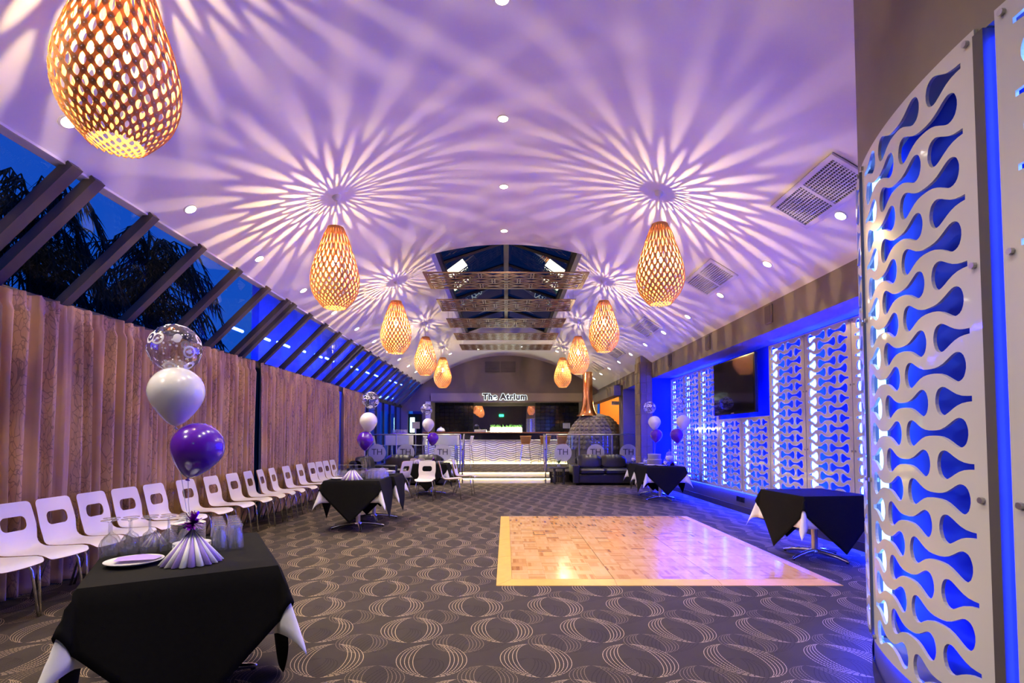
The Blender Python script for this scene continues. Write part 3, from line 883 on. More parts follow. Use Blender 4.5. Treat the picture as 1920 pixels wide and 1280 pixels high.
# ------------------------------------------------------------------ air vents in the ceiling
def vent(y, sw):
    x = 2.93; th = math.atan(0.21 * x)
    t = thing('air_vent', 'white double air-conditioning grille set in the sloping ceiling', 'vent', (x, y, ceilz(x) - 0.016), 0, 'ceiling air grilles')
    t.rotation_euler = (0, th, 0)
    Wx, Wy = 0.44 * sw, 1.02 * sw
    MB().box(-Wx / 2, Wx / 2, -Wy / 2, Wy / 2, 0.006, 0.02).build('duct_void', 'void', t)
    m = MB(); e = 0.045
    for a in ((-Wx / 2, -Wx / 2 + e, -Wy / 2, Wy / 2), (Wx / 2 - e, Wx / 2, -Wy / 2, Wy / 2), (-Wx / 2 + e, Wx / 2 - e, -Wy / 2, -Wy / 2 + e), (-Wx / 2 + e, Wx / 2 - e, Wy / 2 - e, Wy / 2), (-Wx / 2 + e, Wx / 2 - e, -0.02, 0.02)):
        m.box(*a, -0.012, 0.01)
    m.build('grille_frame', 'vent', t)
    bl = MB().box(-0.005, 0.005, -Wy / 2 + e, Wy / 2 - e, -0.008, 0.006).mesh('louvre', 'vent')
    nl = 12
    for k in range(1, nl): inst('louvre', bl, t, (-Wx / 2 + e + (Wx - 2 * e) * k / nl, 0, 0))
    cb = MB().box(-Wx / 2 + e, Wx / 2 - e, -0.0035, 0.0035, -0.002, 0.006).mesh('crossbar', 'vent')
    for k in range(1, 32):
        if k != 16: inst('crossbar', cb, t, (0, -Wy / 2 + e + (Wy - 2 * e) * k / 32, 0))
for y in (4.80, 7.42, 10.8, 14.0, 17.0): vent(y, 1.0)
# wall speakers on the bulkhead
for y in (7.05, 9.20, 11.35):
    t = thing('wall_speaker', 'slim taupe wall speaker fixed flat on the brown bulkhead', 'speaker', (XBH, y, 2.82), 0, 'slim speakers on the bulkhead')
    MB().bbox(-0.03, 0.0, -0.09, 0.09, 0, 0.26, 0.008).build('speaker_case', 'speaker', t)
    MB().box(-0.034, -0.029, -0.075, 0.075, 0.015, 0.245).build('speaker_grille', 'grille', t)

# television
t = thing('television', 'large black flat television on the blue-lit wall with a dark blank screen', 'television', (3.86, 8.86, 1.66))
MB().bbox(0, 0.06, -0.80, 0.80, 0, 0.95, 0.01).build('casing', 'tvframe', t)
MB().box(-0.004, 0.004, -0.77, 0.77, 0.04, 0.92).build('screen', 'screen', t)
MB().box(-0.006, 0.002, -0.05, 0.05, 0.014, 0.026).build('badge', 'steel', t)
MB().box(0.05, 0.28, -0.2, 0.2, 0.3, 0.65).build('wall_bracket', 'steel', t)
t = thing('power_outlet', 'black double power outlet on the dark plinth under the wall panels', 'outlet', (XR, 8.92, 0.17))
for k in (-0.08, 0.08): MB().bbox(-0.012, 0.0, k - 0.07, k + 0.07, 0, 0.09, 0.004).build('outlet_plate', 'tvframe', t)

# ------------------------------------------------------------------ dance floor
df = thing('dance_floor', 'portable oak parquet dance floor with bevelled timber edging on the carpet', 'dance floor', (0.05, 4.67, 0))
S = 0.907; nx, ny = 3, 4; HZ = 0.022
MB().box(0, nx * S, 0, ny * S, 0.0, HZ - 0.006).build('underlay', 'underlay', df)
ts = (S - 0.006) / 6
tmesh = MB().box(-ts / 2 + 0.0004, ts / 2 - 0.0004, -ts / 2 + 0.0004, ts / 2 - 0.0004, -0.006, 0).mesh('parquet_block', 'parquet')
cells = []
for j in range(ny * 6):
    for i in range(nx * 6):
        px = (i // 6) * S + 0.003 + (i % 6 + 0.5) * ts; py = (j // 6) * S + 0.003 + (j % 6 + 0.5) * ts
        cells.append((py, px, (i + j) % 2))
for py, px, r in cells[:300]: inst('parquet_block', tmesh, df, (px, py, HZ), (0, 0, r * PI / 2))
st = MB()
for py, px, r in cells[300:]:
    st.box(px - ts / 2 + .0004, px + ts / 2 - .0004, py - ts / 2 + .0004, py + ts / 2 - .0004, HZ - 0.006, HZ)
st.build('parquet_blocks', 'parquet', df)['kind'] = 'stuff'
def ramp(a, b, c, d_):
    vs = [(*a, 0), (*b, 0), (*c, 0), (*d_, 0), (*a, 0.003), (*b, 0.003), (*c, HZ), (*d_, HZ)]
    MB().add(vs, [(3, 2, 1, 0), (4, 5, 6, 7), (0, 1, 5, 4), (1, 2, 6, 5), (2, 3, 7, 6), (3, 0, 4, 7)]).build('edge_ramp', 'ramp', df)
e = 0.135; X1, Y1 = nx * S, ny * S
g = 0.002
for i in range(nx):
    ramp((i * S + g - (e if i == 0 else 0), -e), ((i + 1) * S - g + (e if i == nx - 1 else 0), -e), ((i + 1) * S - g, 0), (i * S + g, 0))
    ramp(((i + 1) * S - g + (e if i == nx - 1 else 0), Y1 + e), (i * S + g - (e if i == 0 else 0), Y1 + e), (i * S + g, Y1), ((i + 1) * S - g, Y1))
for j in range(ny):
    ramp((-e, (j + 1) * S - g + (e if j == ny - 1 else 0)), (-e, j * S + g - (e if j == 0 else 0)), (0, j * S + g), (0, (j + 1) * S - g))
    ramp((X1 + e, j * S + g - (e if j == 0 else 0)), (X1 + e, (j + 1) * S - g + (e if j == ny - 1 else 0)), (X1, (j + 1) * S - g), (X1, j * S + g))

# ------------------------------------------------------------------ chairs
SEAT = [(0.235, 0.405), (0.215, 0.425), (0.17, 0.438), (0.05, 0.432), (-0.08, 0.426), (-0.14, 0.432), (-0.175, 0.455), (-0.195, 0.50), (-0.215, 0.60), (-0.24, 0.70), (-0.27, 0.80)]
cl = [0]
for a, b in zip(SEAT, SEAT[1:]): cl.append(cl[-1] + math.dist(a, b))
def sp(s):
    s = max(0, min(cl[-1], s))
    for i in range(len(cl) - 1):
        if s <= cl[i + 1]:
            u = (s - cl[i]) / (cl[i + 1] - cl[i])
            P = [SEAT[max(i - 1, 0)], SEAT[i], SEAT[i + 1], SEAT[min(i + 2, len(SEAT) - 1)]]
            f = lambda k: 0.5 * (2 * P[1][k] + (P[2][k] - P[0][k]) * u + (2 * P[0][k] - 5 * P[1][k] + 4 * P[2][k] - P[3][k]) * u * u + (3 * P[1][k] - P[0][k] - 3 * P[2][k] + P[3][k]) * u**3)
            return f(0), f(1)
SL = cl[-1]
def chair_mesh():
    W2 = 0.187
    base = rrect(-W2, W2, 0, SL, 0.05)
    ol = []
    for i, p in enumerate(base):   # densify the long sides
        q = base[(i + 1) % len(base)]; k = max(1, int(math.dist(p, q) / 0.03))
        ol += [(p[0] + (q[0] - p[0]) * j / k, p[1] + (q[1] - p[1]) * j / k) for j in range(k)]
    wf = lambda s: 1.0 - 0.10 * max(0, (s - 0.45) / (SL - 0.45)) - 0.10 * math.exp(-((s - 0.47) / 0.07) ** 2)
    hole = rrect(-0.105, 0.105, 0.560, 0.672, 0.042)
    ex = [(-W2 + 0.374 * i / 10, SL * j / 32) for i in range(1, 10) for j in range(1, 32)]
    V, T = cdt([ol, hole], ex)
    def f(u, s, o):
        a, b = sp(s); c, d_ = sp(s + 0.004); e_, g_ = sp(s - 0.004)
        t = Vector((c - e_, d_ - g_)).normalized(); n = Vector((-t.y, t.x))
        x = u * wf(s)
        dish = -0.010 * (1 - (u / 0.187) ** 2) if s < 0.42 else 0.0
        return (x, a - n.x * o, b - n.y * o + dish)
    return slab(V, T, lambda u, v: f(u, v, 0.006), lambda u, v: f(u, v, -0.006), 1).mesh('seat_shell', ['whitelam', 'plyedge'], 0.7)
shell = chair_mesh()
legm = MB().tube([(0, 0, 0.41), (0.02, 0.02, 0.395), (0.035, 0.045, 0.34), (0.055, 0.085, 0.0)], 0.0095, 10).mesh('leg', 'chrome', 3.2)
legr = MB().tube([(0, 0, 0.41), (0.02, -0.02, 0.395), (0.035, -0.05, 0.34), (0.055, -0.15, 0.0)], 0.0095, 10).mesh('leg', 'chrome', 3.2)
legm2 = MB().tube([(0, 0, 0.41), (-0.02, 0.02, 0.395), (-0.035, 0.045, 0.34), (-0.055, 0.085, 0.0)], 0.0095, 10).mesh('leg', 'chrome', 3.2)
legr2 = MB().tube([(0, 0, 0.41), (-0.02, -0.02, 0.395), (-0.035, -0.05, 0.34), (-0.055, -0.15, 0.0)], 0.0095, 10).mesh('leg', 'chrome', 3.2)
def chair(x, y, rz, label, group):
    t = thing('plywood_chair', label, 'chair', (x, y, 0), rz, group)
    t.scale = (1, 1, 0.97)
    inst('seat_shell', shell, t)
    for me, lx, ly in ((legm, 0.13, 0.11), (legm2, -0.13, 0.11), (legr, 0.13, -0.09), (legr2, -0.13, -0.09)): inst('leg', me, t, (lx, ly, 0))
    MB().bbox(-0.14, 0.14, -0.1, 0.12, 0.404, 0.414, 0.003).build('under_plate', 'chrome', t)
    return t
CL = 'white moulded plywood chair with slotted back and chrome legs lined up along the curtain'
CY = [3.58, 3.98, 4.38, 4.78, 5.18, 5.62, 6.16, 6.70, 7.22, 7.68, 8.07, 8.46, 8.98, 9.56, 10.12, 10.53, 10.94, 11.35]
CR = [0, -0.04, 0.02, 0.03, -0.03, 0.03, -0.02, 0.02, 0.04, 0.13, 0.20, 0.16, 0.05, 0.03, -0.05, -0.05, 0.0, 0.0]
for y, rz in zip(CY, CR): chair(-3.53, y, -PI / 2 + rz, CL, 'white chairs along the curtain')
GC = 'white chairs around the far table'
chair(-1.64, 10.62, PI, 'white plywood chair with its seat turned out towards the camera side of the far table', GC)
chair(-1.13, 10.82, -PI / 2 + 0.1, 'white plywood chair at the far table facing the dance floor, nearer of the pair', GC)
chair(-0.92, 11.62, -PI / 2 - 0.1, 'white plywood chair at the far table facing the dance floor, closer to the steps', GC)
chair(-2.28, 10.98, PI / 2 - 0.5, 'white plywood chair at the far table facing the curtains', GC)
chair(-2.12, 12.45, 0.2, 'white plywood chair tucked behind the far table with only its top showing', GC)

# ------------------------------------------------------------------ tables and cloths
TZ = 0.69
def star_table(x, y, rz, hw, hd, label, group=None):
    t = thing('pedestal_table', label, 'table', (x, y, 0), rz, group)
    MB().bbox(-hw, hw, -hd, hd, TZ - 0.03, TZ - 0.008, 0.004).build('table_top', 'blackwood', t)
    MB().tube([(0, 0, 0.07), (0, 0, TZ - 0.03)], 0.032, 16).build('column', 'steel', t, 0.6)
    MB().box(-0.16, 0.16, -0.03, 0.03, TZ - 0.045, TZ - 0.03).build('top_bracket', 'steel', t)
    hub = MB().lathe([(0, 0.085), (0.05, 0.08), (0.055, 0.06), (0.045, 0.045), (0, 0.045)], 16).build('hub', 'chrome', t, 0.6)
    fm = MB()
    fm.tube([(0.03, 0, 0.068), (0.12, 0, 0.062), (0.24, 0, 0.045), (0.335, 0, 0.022), (0.36, 0, 0.014)], [0.024, 0.022, 0.019, 0.016, 0.012], 10)
    fm = fm.mesh('foot', 'chrome', 0.8)
    for k in range(4):
        fo = inst('foot', fm, t, rot=(0, 0, k * PI / 2 + 0.35))
        MB().tube([(0.345, 0, 0.0), (0.345, 0, 0.016)], 0.013, 8).build('foot_pad', 'tvframe', fo)
    return t
def cloth_mesh(hw, hd, poly, z, flare, thick, mt, seed=0, n=46, gap=0.0, wob=0.012):
    """drape a convex cloth polygon over the table top"""
    xs = [p[0] for p in poly]; ys = [p[1] for p in poly]
    ol = []
    for i, p in enumerate(poly):
        q = poly[(i + 1) % len(poly)]; k = max(2, int(math.dist(p, q) / 0.03))
        ol += [(p[0] + (q[0] - p[0]) * j / k, p[1] + (q[1] - p[1]) * j / k) for j in range(k)]
    ex = []
    cx = [min(xs) + (max(xs) - min(xs)) * i / n for i in range(n + 1)] + [-hw, hw, -hw + .012, hw - .012]
    cyy = [min(ys) + (max(ys) - min(ys)) * i / n for i in range(n + 1)] + [-hd, hd, -hd + .012, hd - .012]
    def inside(x, y):
        for i, p in enumerate(poly):
            q = poly[(i + 1) % len(poly)]
            if (q[0] - p[0]) * (y - p[1]) - (q[1] - p[1]) * (x - p[0]) < 0.012 * math.dist(p, q): return False
        return True
    ex = [(x, y) for x in sorted(set(cx)) for y in sorted(set(cyy)) if inside(x, y)]
    V, T = cdt([ol], ex)
    def f(u, v):
        ax = max(-hw, min(hw, u)); ay = max(-hd, min(hd, v))
        dx, dy = u - ax, v - ay; d_ = math.hypot(dx, dy)
        if d_ < 1e-6: return (u, v, z)
        ox, oy = dx / d_, dy / d_
        corner = abs(dx) > 1e-6 and abs(dy) > 1e-6
        along = v if abs(dx) > abs(dy) else u
        fl = flare * d_ + wob * d_ * 2 * math.sin(along * 9 + seed)
        if corner:
            # quarter of cloth gathered into a fold standing out from the corner
            cc = 2 * abs(ox * oy)
            fl = (flare + 0.27 * cc) * d_
            s_ = 0.5
            g_ = math.atan2(abs(oy), abs(ox)); g2 = PI / 4 + (g_ - PI / 4) * 0.85
            ox, oy = math.copysign(math.cos(g2), dx), math.copysign(math.sin(g2), dy)
        drop = math.sqrt(max(d_ * d_ - fl * fl, 0))
        r = min(d_, 0.012)
        return (ax + ox * (fl + gap + r * 0.4), ay + oy * (fl + gap + r * 0.4), max(z - drop + r * 0.3, 0.006 + 0.004 * thick))
    m = MB(); m.add([f(*p) for p in V], list(T))
    return m.mesh('tablecloth', mt, 0.9)
def dressed(x, y, rz, hw, hd, tl, wl_, bl, rd, ws, seed=0, groups=(None, None, None)):
    star_table(x, y, rz, hw, hd, tl, groups[0])
    wm = cloth_mesh(hw, hd, [(-ws, -ws), (ws, -ws), (ws, ws), (-ws, ws)] if not isinstance(ws, tuple) else [(-ws[0], -ws[1]), (ws[0], -ws[1]), (ws[0], ws[1]), (-ws[0], ws[1])], TZ - 0.006, 0.10, 1, 'whitecloth', seed, 34, 0.002)
    o = inst('tablecloth', wm, None, (x, y, 0), (0, 0, rz)); tag(o, wl_, 'tablecloth', groups[1])
    mo = o.modifiers.new('thick', 'SOLIDIFY'); mo.thickness = 0.002
    bm_ = cloth_mesh(hw + 0.004, hd + 0.004, [(rd, 0), (0, rd), (-rd, 0), (0, -rd)], TZ - 0.001, 0.13, 2, 'black', seed + 3, 46, 0.006)
    o = inst('tablecloth', bm_, None, (x, y, 0), (0, 0, rz)); tag(o, bl, 'tablecloth', groups[2])
    mo = o.modifiers.new('thick', 'SOLIDIFY'); mo.thickness = 0.002
a1 = 0.54
u1 = Vector((math.cos(a1), math.sin(a1))); v1 = Vector((-math.sin(a1), math.cos(a1)))
fl = Vector((-1.68, 2.07)); c1 = fl + u1 * 0.36 + v1 * 0.48
dressed(c1.x, c1.y, a1, 0.36, 0.48, 'pedestal table under the large black cloth in front of the first chairs', 'white cloth with corners showing under black on the large front table', 'black cloth draped diagonally over the large front table with the purple fan', 1.10, (0.66, 0.78), 1)
dressed(-2.09, 7.40, 0.02, 0.37, 0.37, 'nearer chrome pedestal table of the pair beside the chair row', 'white cloth under black on the nearer table of the glassware pair', 'black cloth on the nearer table of the glassware pair beside the chairs', 0.94, 0.66, 2)
dressed(-2.06, 8.16, 0.02, 0.37, 0.37, 'farther chrome pedestal table of the pair beside the chair row', 'white cloth under black on the farther table of the glassware pair', 'black cloth on the farther table of the glassware pair beside the chairs', 0.94, 0.66, 3)
dressed(-1.70, 11.62, 0.0, 0.40, 0.37, 'pedestal table ringed by white chairs before the steps', 'white cloth under black on the table ringed by chairs', 'black cloth on the table ringed by white chairs', 0.96, 0.66, 4)
dressed(3.30, 5.62, 0.10, 0.36, 0.36, 'chrome pedestal table alone between dance floor and rounded wall', 'white cloth under black on the bare table beside the dance floor', 'black cloth over the bare table beside the dance floor', 0.94, 0.68, 5)
dressed(3.14, 10.66, 0.03, 0.37, 0.37, 'nearer chrome pedestal table of the cake pair by the blue wall', 'white cloth under black on the nearer cake table', 'black cloth on the nearer cake table by the blue wall', 0.94, 0.68, 6)
dressed(3.17, 11.42, 0.03, 0.37, 0.37, 'farther chrome pedestal table of the cake pair by the blue wall', 'white cloth under black on the farther cake table', 'black cloth on the farther cake table by the blue wall', 0.94, 0.68, 7)

# ------------------------------------------------------------------ tableware
TT = TZ + 0.004
wine = MB().lathe([(0.033, 0.0), (0.038, 0.02), (0.042, 0.045), (0.040, 0.065), (0.030, 0.088), (0.012, 0.102), (0.0045, 0.112), (0.004, 0.165), (0.008, 0.172), (0.036, 0.178), (0.036, 0.180), (0.0, 0.180)], 22).mesh('wine_glass', 'glass', 3.2)
tumb = MB().lathe([(0.036, 0.0), (0.034, 0.03), (0.030, 0.07), (0.026, 0.095), (0.028, 0.11), (0.030, 0.125), (0.0, 0.125)], 22).mesh('tumbler', 'glass', 3.2)
plate = MB().lathe([(0.0, 0.0), (0.05, 0.0), (0.052, 0.003), (0.085, 0.012), (0.086, 0.014), (0.052, 0.007), (0.0, 0.006)], 28).mesh('plate', 'china', 0.9)
bigplate = MB().lathe([(0.0, 0.0), (0.07, 0.0), (0.072, 0.003), (0.118, 0.014), (0.119, 0.017), (0.072, 0.008), (0.0, 0.007)], 32).mesh('plate', 'china', 0.9)
def one(name, me, loc, rz, label, cat, group=None, s=1.0):
    o = inst(name, me, None, loc, (0, 0, rz)); o.scale = (s, s, s)
    return tag(o, label, cat, group)
def T1(u, v, z=0.0):
    p = c1 + u1 * u + v1 * v
    return (p.x, p.y, TT + z)
def fan_napkin(loc, rz, R, Hh, label, group=None):
    t = thing('fan_napkin', label, 'napkin', loc, rz, group)
    n = 11; mats = ('paper', 'purple_paper')
    a0, a1_ = PI * 0.98, PI * 2.02
    for k in range(n):
        m = MB(); g0 = a0 + (a1_ - a0) * k / n; g1 = a0 + (a1_ - a0) * (k + 1) / n; gm = (g0 + g1) / 2
        ro, ri = R * 1.0, R * 0.86
        pts = []
        for q in range(9):
            g_ = g0 + (g1 - g0) * q / 8; r_ = ri + (ro - ri) * math.sin(PI * q / 8)
            pts.append((r_ * math.cos(g_), r_ * math.sin(g_)))
        vs = [(0.004 * math.cos(gm), 0.004 * math.sin(gm), Hh)] * 1 + [(x, y, 0.0) for x, y in pts] + [(x * 0.5 * 1.04, y * 0.5 * 1.04, Hh * 0.5) for x, y in pts]
        fs = [(1 + q, 2 + q, 11 + q, 10 + q) for q in range(8)] + [(10 + q, 11 + q, 0) for q in range(8)]
        m.add(vs, fs)
        o = m.build('pleat', mats[k % 2], t, 0.9)
        so = o.modifiers.new('thick', 'SOLIDIFY'); so.thickness = 0.0012
    return t
def ribbon(t, pts, r=0.0018): MB().tube(pts, r, 5).build('ribbon', 'ribbon', t)
def teardrop(R, tilt=1.0):
    pr = []
    for k in range(23):
        a = PI * k / 22
        z = math.cos(a); r = math.sin(a)
        if z < 0: r *= 1 - 0.30 * z * z; z *= 1.0 + 0.34 * (-z)
        if k == 22: r = 0.03
        pr.append((max(r, 0.0) * R, z * R))
    zb = pr[-1][1]
    pr += [(0.02 * R, zb - 0.04 * R), (0.09 * R, zb - 0.12 * R), (0.05 * R, zb - 0.12 * R)]
    return pr, zb
BALM = {}
def balloon(kind, R, loc, tilt, label, group):
    mt = {'clear': 'printed', 'white': 'pearl', 'purple': 'purple'}[kind]
    key = (kind, R)
    if key not in BALM:
        pr, zb = teardrop(R)
        if kind == 'clear': pr = [(R * math.sin(PI * k / 22), R * math.cos(PI * k / 22)) for k in range(22)] + [(0.03 * R, -R * 1.03), (0.08 * R, -R * 1.1)]
        BALM[key] = MB().lathe(pr, 32).mesh('balloon', mt, 3.2)
    o = inst('balloon', BALM[key], None, loc, tilt)
    return tag(o, label, 'balloon', group)
def cluster(P, base, where, R, tilts, fz=0.0):
    (pc, pw, pp) = P
    balloon('clear', R * 1.0, pc, (0, 0, 0.4), 'clear balloon printed with white stars and rings above ' + where, 'clear printed balloons')
    balloon('white', R * 1.03, pw, tilts[0], 'pearl white balloon tied above ' + where, 'pearl white balloons')
    balloon('purple', R * 0.98, pp, tilts[1], 'glossy purple balloon tied above ' + where, 'purple balloons')
    t = thing('ribbon_tie', 'curling silver ribbons with purple foil weight under the balloons over ' + where, 'ribbon', base, 0, 'balloon ribbons')
    b = Vector(base)
    for p, dz in ((pw, 1.38), (pp, 1.34)):
        q = Vector(p) + Vector((0, 0, -R * dz)) - b
        if p is pp: q = Vector(p) + Vector((0, 0, 0)) - b + Matrix.Rotation(tilts[1][1], 3, 'Y') @ Matrix.Rotation(tilts[1][0], 3, 'X') @ Vector((0, 0, -R * dz))
        ribbon(t, [(0, 0, 0.001), (0, 0, fz + 0.03), tuple(q * 0.35 + Vector((0.004, 0, 0))), tuple(q * 0.7 + Vector((-0.004, 0, 0))), tuple(q)])
    m = MB(); rd = random.Random(5)
    for k in range(90):
        d_ = Vector((rd.gauss(0, 1), rd.gauss(0, 1), rd.gauss(0, 1))).normalized(); s_ = d_.cross(Vector((0.3, 0.5, 0.8))).normalized() * 0.006
        o_ = Vector((0, 0, 0.035 + fz)); e_ = o_ + d_ * rd.uniform(0.025, 0.062); e_.z = max(e_.z, 0.002)
        m.add([o_ - s_, o_ + s_, e_ + s_, e_ - s_], [(0, 1, 2, 3)])
    m.build('foil_weight', 'tinsel', t)
    return t
def at_y(px, py, y):
    a, b = (px - PX) / F, -(py - PY) / F
    dy, dz = math.cos(TH) - b * math.sin(TH), math.sin(TH) + b * math.cos(TH)
    k = y / dy
    return (a * k, y, EYE + dz * k)
# front table
yb = 2.62
R1 = 46 * yb / F
cluster((at_y(328, 653, yb + 0.03), at_y(331, 735, yb), at_y(371, 838, yb - 0.02)), T1(0.02, -0.205), 'the large front table', R1, ((0, 0, 0), (0.10, 0.34, 0)), 0.145)
fan_napkin(T1(0.02, -0.22), a1, 0.135, 0.155, 'standing fan napkin of white and lilac pleats on the large front table')
one('plate', bigplate, T1(-0.21, -0.12), 0, 'flat white plate holding a lilac napkin on the large front table', 'plate')
nk = MB().add([(-.08, -.05, 0), (.09, -.06, 0.002), (.10, .02, 0), (.0, .075, 0.003), (-.09, .04, 0)], [(0, 1, 2, 3, 4)]).mesh('napkin', 'purple_paper')
p = T1(-0.20, -0.11, 0.021)
o = one('napkin', nk, p, 0.3, 'flat lilac paper napkin lying on the white plate at the front', 'napkin')
for k in range(6): one('plate', plate, T1(0.02, 0.01, k * 0.0075), 0, 'white side plate in the low stack behind the fan napkin', 'plate', 'low stack of side plates')
for k in range(14): one('plate', plate, T1(0.0, 0.30, k * 0.0075), 0, 'white side plate in the tall stack among the glasses', 'plate', 'tall stack of side plates')
nk2 = MB().add([(-.07, -.03, 0), (0, -.05, 0.05), (.07, -.03, 0), (0, .05, 0.0)], [(0, 1, 3), (1, 2, 3)]).mesh('napkin', ['paper'])
one('napkin', nk2, T1(0.0, 0.30, 0.116), 0.4, 'folded white napkin peaked on top of the tall plate stack', 'napkin')
fan_napkin(T1(-0.15, 0.33), 0.2, 0.07, 0.08, 'small lilac fan napkin behind the wine glasses of the front table')
for i in range(5):
    for j in range(2):
        one('wine_glass', wine, T1(-0.33 + i * 0.081, 0.09 + j * 0.085), 0, 'upturned wine glass in the rows on the large front table', 'wine glass', 'upturned wine glasses on the front table')
for i in range(5):
    for j in range(2):
        one('tumbler', tumb, T1(0.145 + j * 0.078, 0.02 + i * 0.083), 0, 'upturned clear tumbler in the rows on the large front table', 'tumbler', 'upturned tumblers on the front table')
# middle pair of tables
ym = 7.9
cluster((at_y(695, 750, ym), at_y(691, 789, ym), at_y(685, 824, ym)), (-2.12, ym, TT), 'the glassware tables', 0.128, ((0, 0, 0), (0, 0.0, 0)))
fan_napkin((-2.12, 7.2, TT), 0.0, 0.155, 0.165, 'standing fan napkin of white and lilac pleats beside the middle tumblers')
fan_napkin((-1.98, 8.35, TT), 0.0, 0.12, 0.11, 'small fan napkin at the back of the middle tables')
for i in range(5):
    for j in range(2): one('wine_glass', wine, (-2.42 + i * 0.085, 7.52 + j * 0.09, TT), 0, 'upturned wine glass in the rows on the middle tables', 'wine glass', 'upturned wine glasses on the middle tables')
for i in range(6):
    for j in range(3): one('tumbler', tumb, (-1.93 + j * 0.08, 7.30 + i * 0.085, TT), 0, 'upturned clear tumbler in the rows on the middle tables', 'tumbler', 'upturned tumblers on the middle tables')
for k in range(5): one('plate', bigplate, (-1.86, 8.2, TT + k * 0.009), 0, 'white plate in the stack at the end of the middle tables', 'plate', 'plates on the middle tables')
one('plate', bigplate, (-2.33, 7.25, TT), 0, 'single white plate beside the middle fan napkin', 'plate')
# far table
yf = 11.7
cluster((at_y(800, 767, yf), at_y(803, 795, yf), at_y(812, 821, yf)), (-1.62, yf - 0.05, TT + 0.02), 'the chair-ringed far table', 0.13, ((0, 0, 0), (0, 0.12, 0)))
fan_napkin((-1.95, 11.5, TT), -0.3, 0.12, 0.12, 'lilac and white fan napkin on the chair-ringed table')
for k in range(8): one('plate', plate, (-1.73, 11.6, TT + k * 0.0075), 0, 'white side plate in the taller stack on the chair-ringed table', 'plate', 'taller plate stack on the far table')
for k in range(5): one('plate', plate, (-1.46, 11.55, TT + k * 0.0075), 0, 'white side plate in the lower stack on the chair-ringed table', 'plate', 'lower plate stack on the far table')
# cake tables
yc = 11.3
cluster((at_y(1218, 764, yc), at_y(1227, 791, yc), at_y(1231, 815, yc)), (3.2, yc, TT), 'the farther cake table', 0.13, ((0, 0, 0), (0, 0.1, 0)))
yc2 = 10.2
cluster((at_y(1273, 756, yc2), at_y(1281, 790, yc2), at_y(1269, 815, yc2)), (3.36, yc2 + 0.35, TT), 'the nearer cake table', 0.13, ((0, 0, 0), (0, -0.1, 0)))
bx = MB().lathe([(0, 0), (0.145, 0), (0.145, 0.085), (0.15, 0.085), (0.15, 0.11), (0.147, 0.115), (0, 0.115)], 28).mesh('hat_box', 'greybox', 0.6)
one('hat_box', bx, (3.14, 11.05, TT), 0, 'round grey box with lid at the bottom of the two-box stack', 'box')
one('hat_box', bx, (3.14, 11.05, TT + 0.117), 0, 'round grey box with lid stacked on top of another', 'box', None, 0.9)
def jar(x, y, s, label):
    t = thing('sweet_jar', label, 'jar', (x, y, TT), 0, 'sweet jars on the cake tables')
    t.scale = (s, s, s)
    MB().lathe([(0, 0), (0.045, 0.0), (0.048, 0.01), (0.015, 0.03), (0.015, 0.04), (0.06, 0.075), (0.075, 0.12), (0.062, 0.17), (0.048, 0.185), (0.05, 0.195)], 20).build('bowl', 'glass', t, 3.2)
    MB().lathe([(0, 0.045), (0.05, 0.075), (0.066, 0.12), (0.05, 0.15), (0, 0.16)], 16).build('sweets', 'candy', t, 3.2)
    MB().lathe([(0.052, 0.195), (0.045, 0.21), (0.02, 0.225), (0.008, 0.235), (0.016, 0.25), (0, 0.265)], 16).build('lid', 'glass', t, 3.2)
jar(3.36, 10.72, 1.25, 'tall lidded glass jar of white sweets beside the grey boxes')
jar(2.92, 10.95, 0.62, 'small lidded glass jar of sweets before the grey boxes')
jar(2.84, 11.65, 0.7, 'small lidded glass jar of sweets at the far corner of the cake tables')
jar(3.22, 10.55, 0.6, 'small glass jar leaning near the tall sweet jar')
for x, y in ((2.98, 11.3), (2.92, 10.6), (3.12, 10.5)): one('plate', bigplate, (x, y, TT), 0, 'white plate lying on the cake tables', 'plate', 'plates on the cake tables')

# ------------------------------------------------------------------ raised platform, steps, balustrades
ZP, YP = 0.30, 14.72
pf = thing('raised_platform', 'carpeted raised bar platform with two glowing steps and warm LED nosings', 'platform', (0, 0, 0))
MB().box(XL + 0.1, 4.0, YP, 22.6, 0.0, ZP).build('platform_deck', 'carpet', pf)
MB().box(-1.32, 1.22, YP - 0.32, YP - 0.001, 0, 0.13).build('step_riser', 'wave', pf)
MB().box(-1.32, 1.22, YP - 0.34, YP - 0.002, 0.13, 0.155).build('step_tread', 'carpet', pf)
MB().box(-1.30, 1.20, YP - 0.335, YP - 0.323, 0.118, 0.129).build('led_nosing', 'led_warm', pf)
MB().box(-1.32, 1.22, YP - 0.012, YP - 0.001, 0.155, 0.27).build('step_riser', 'wave', pf)
MB().box(-1.32, 1.22, YP - 0.035, YP - 0.0, 0.275, ZP).build('step_tread', 'carpet', pf)
MB().box(-1.30, 1.20, YP - 0.028, YP - 0.014, 0.262, 0.274).build('led_nosing', 'led_warm', pf)
TH_ME = text_mesh('TH', 0.24, 'ink', cy=True)
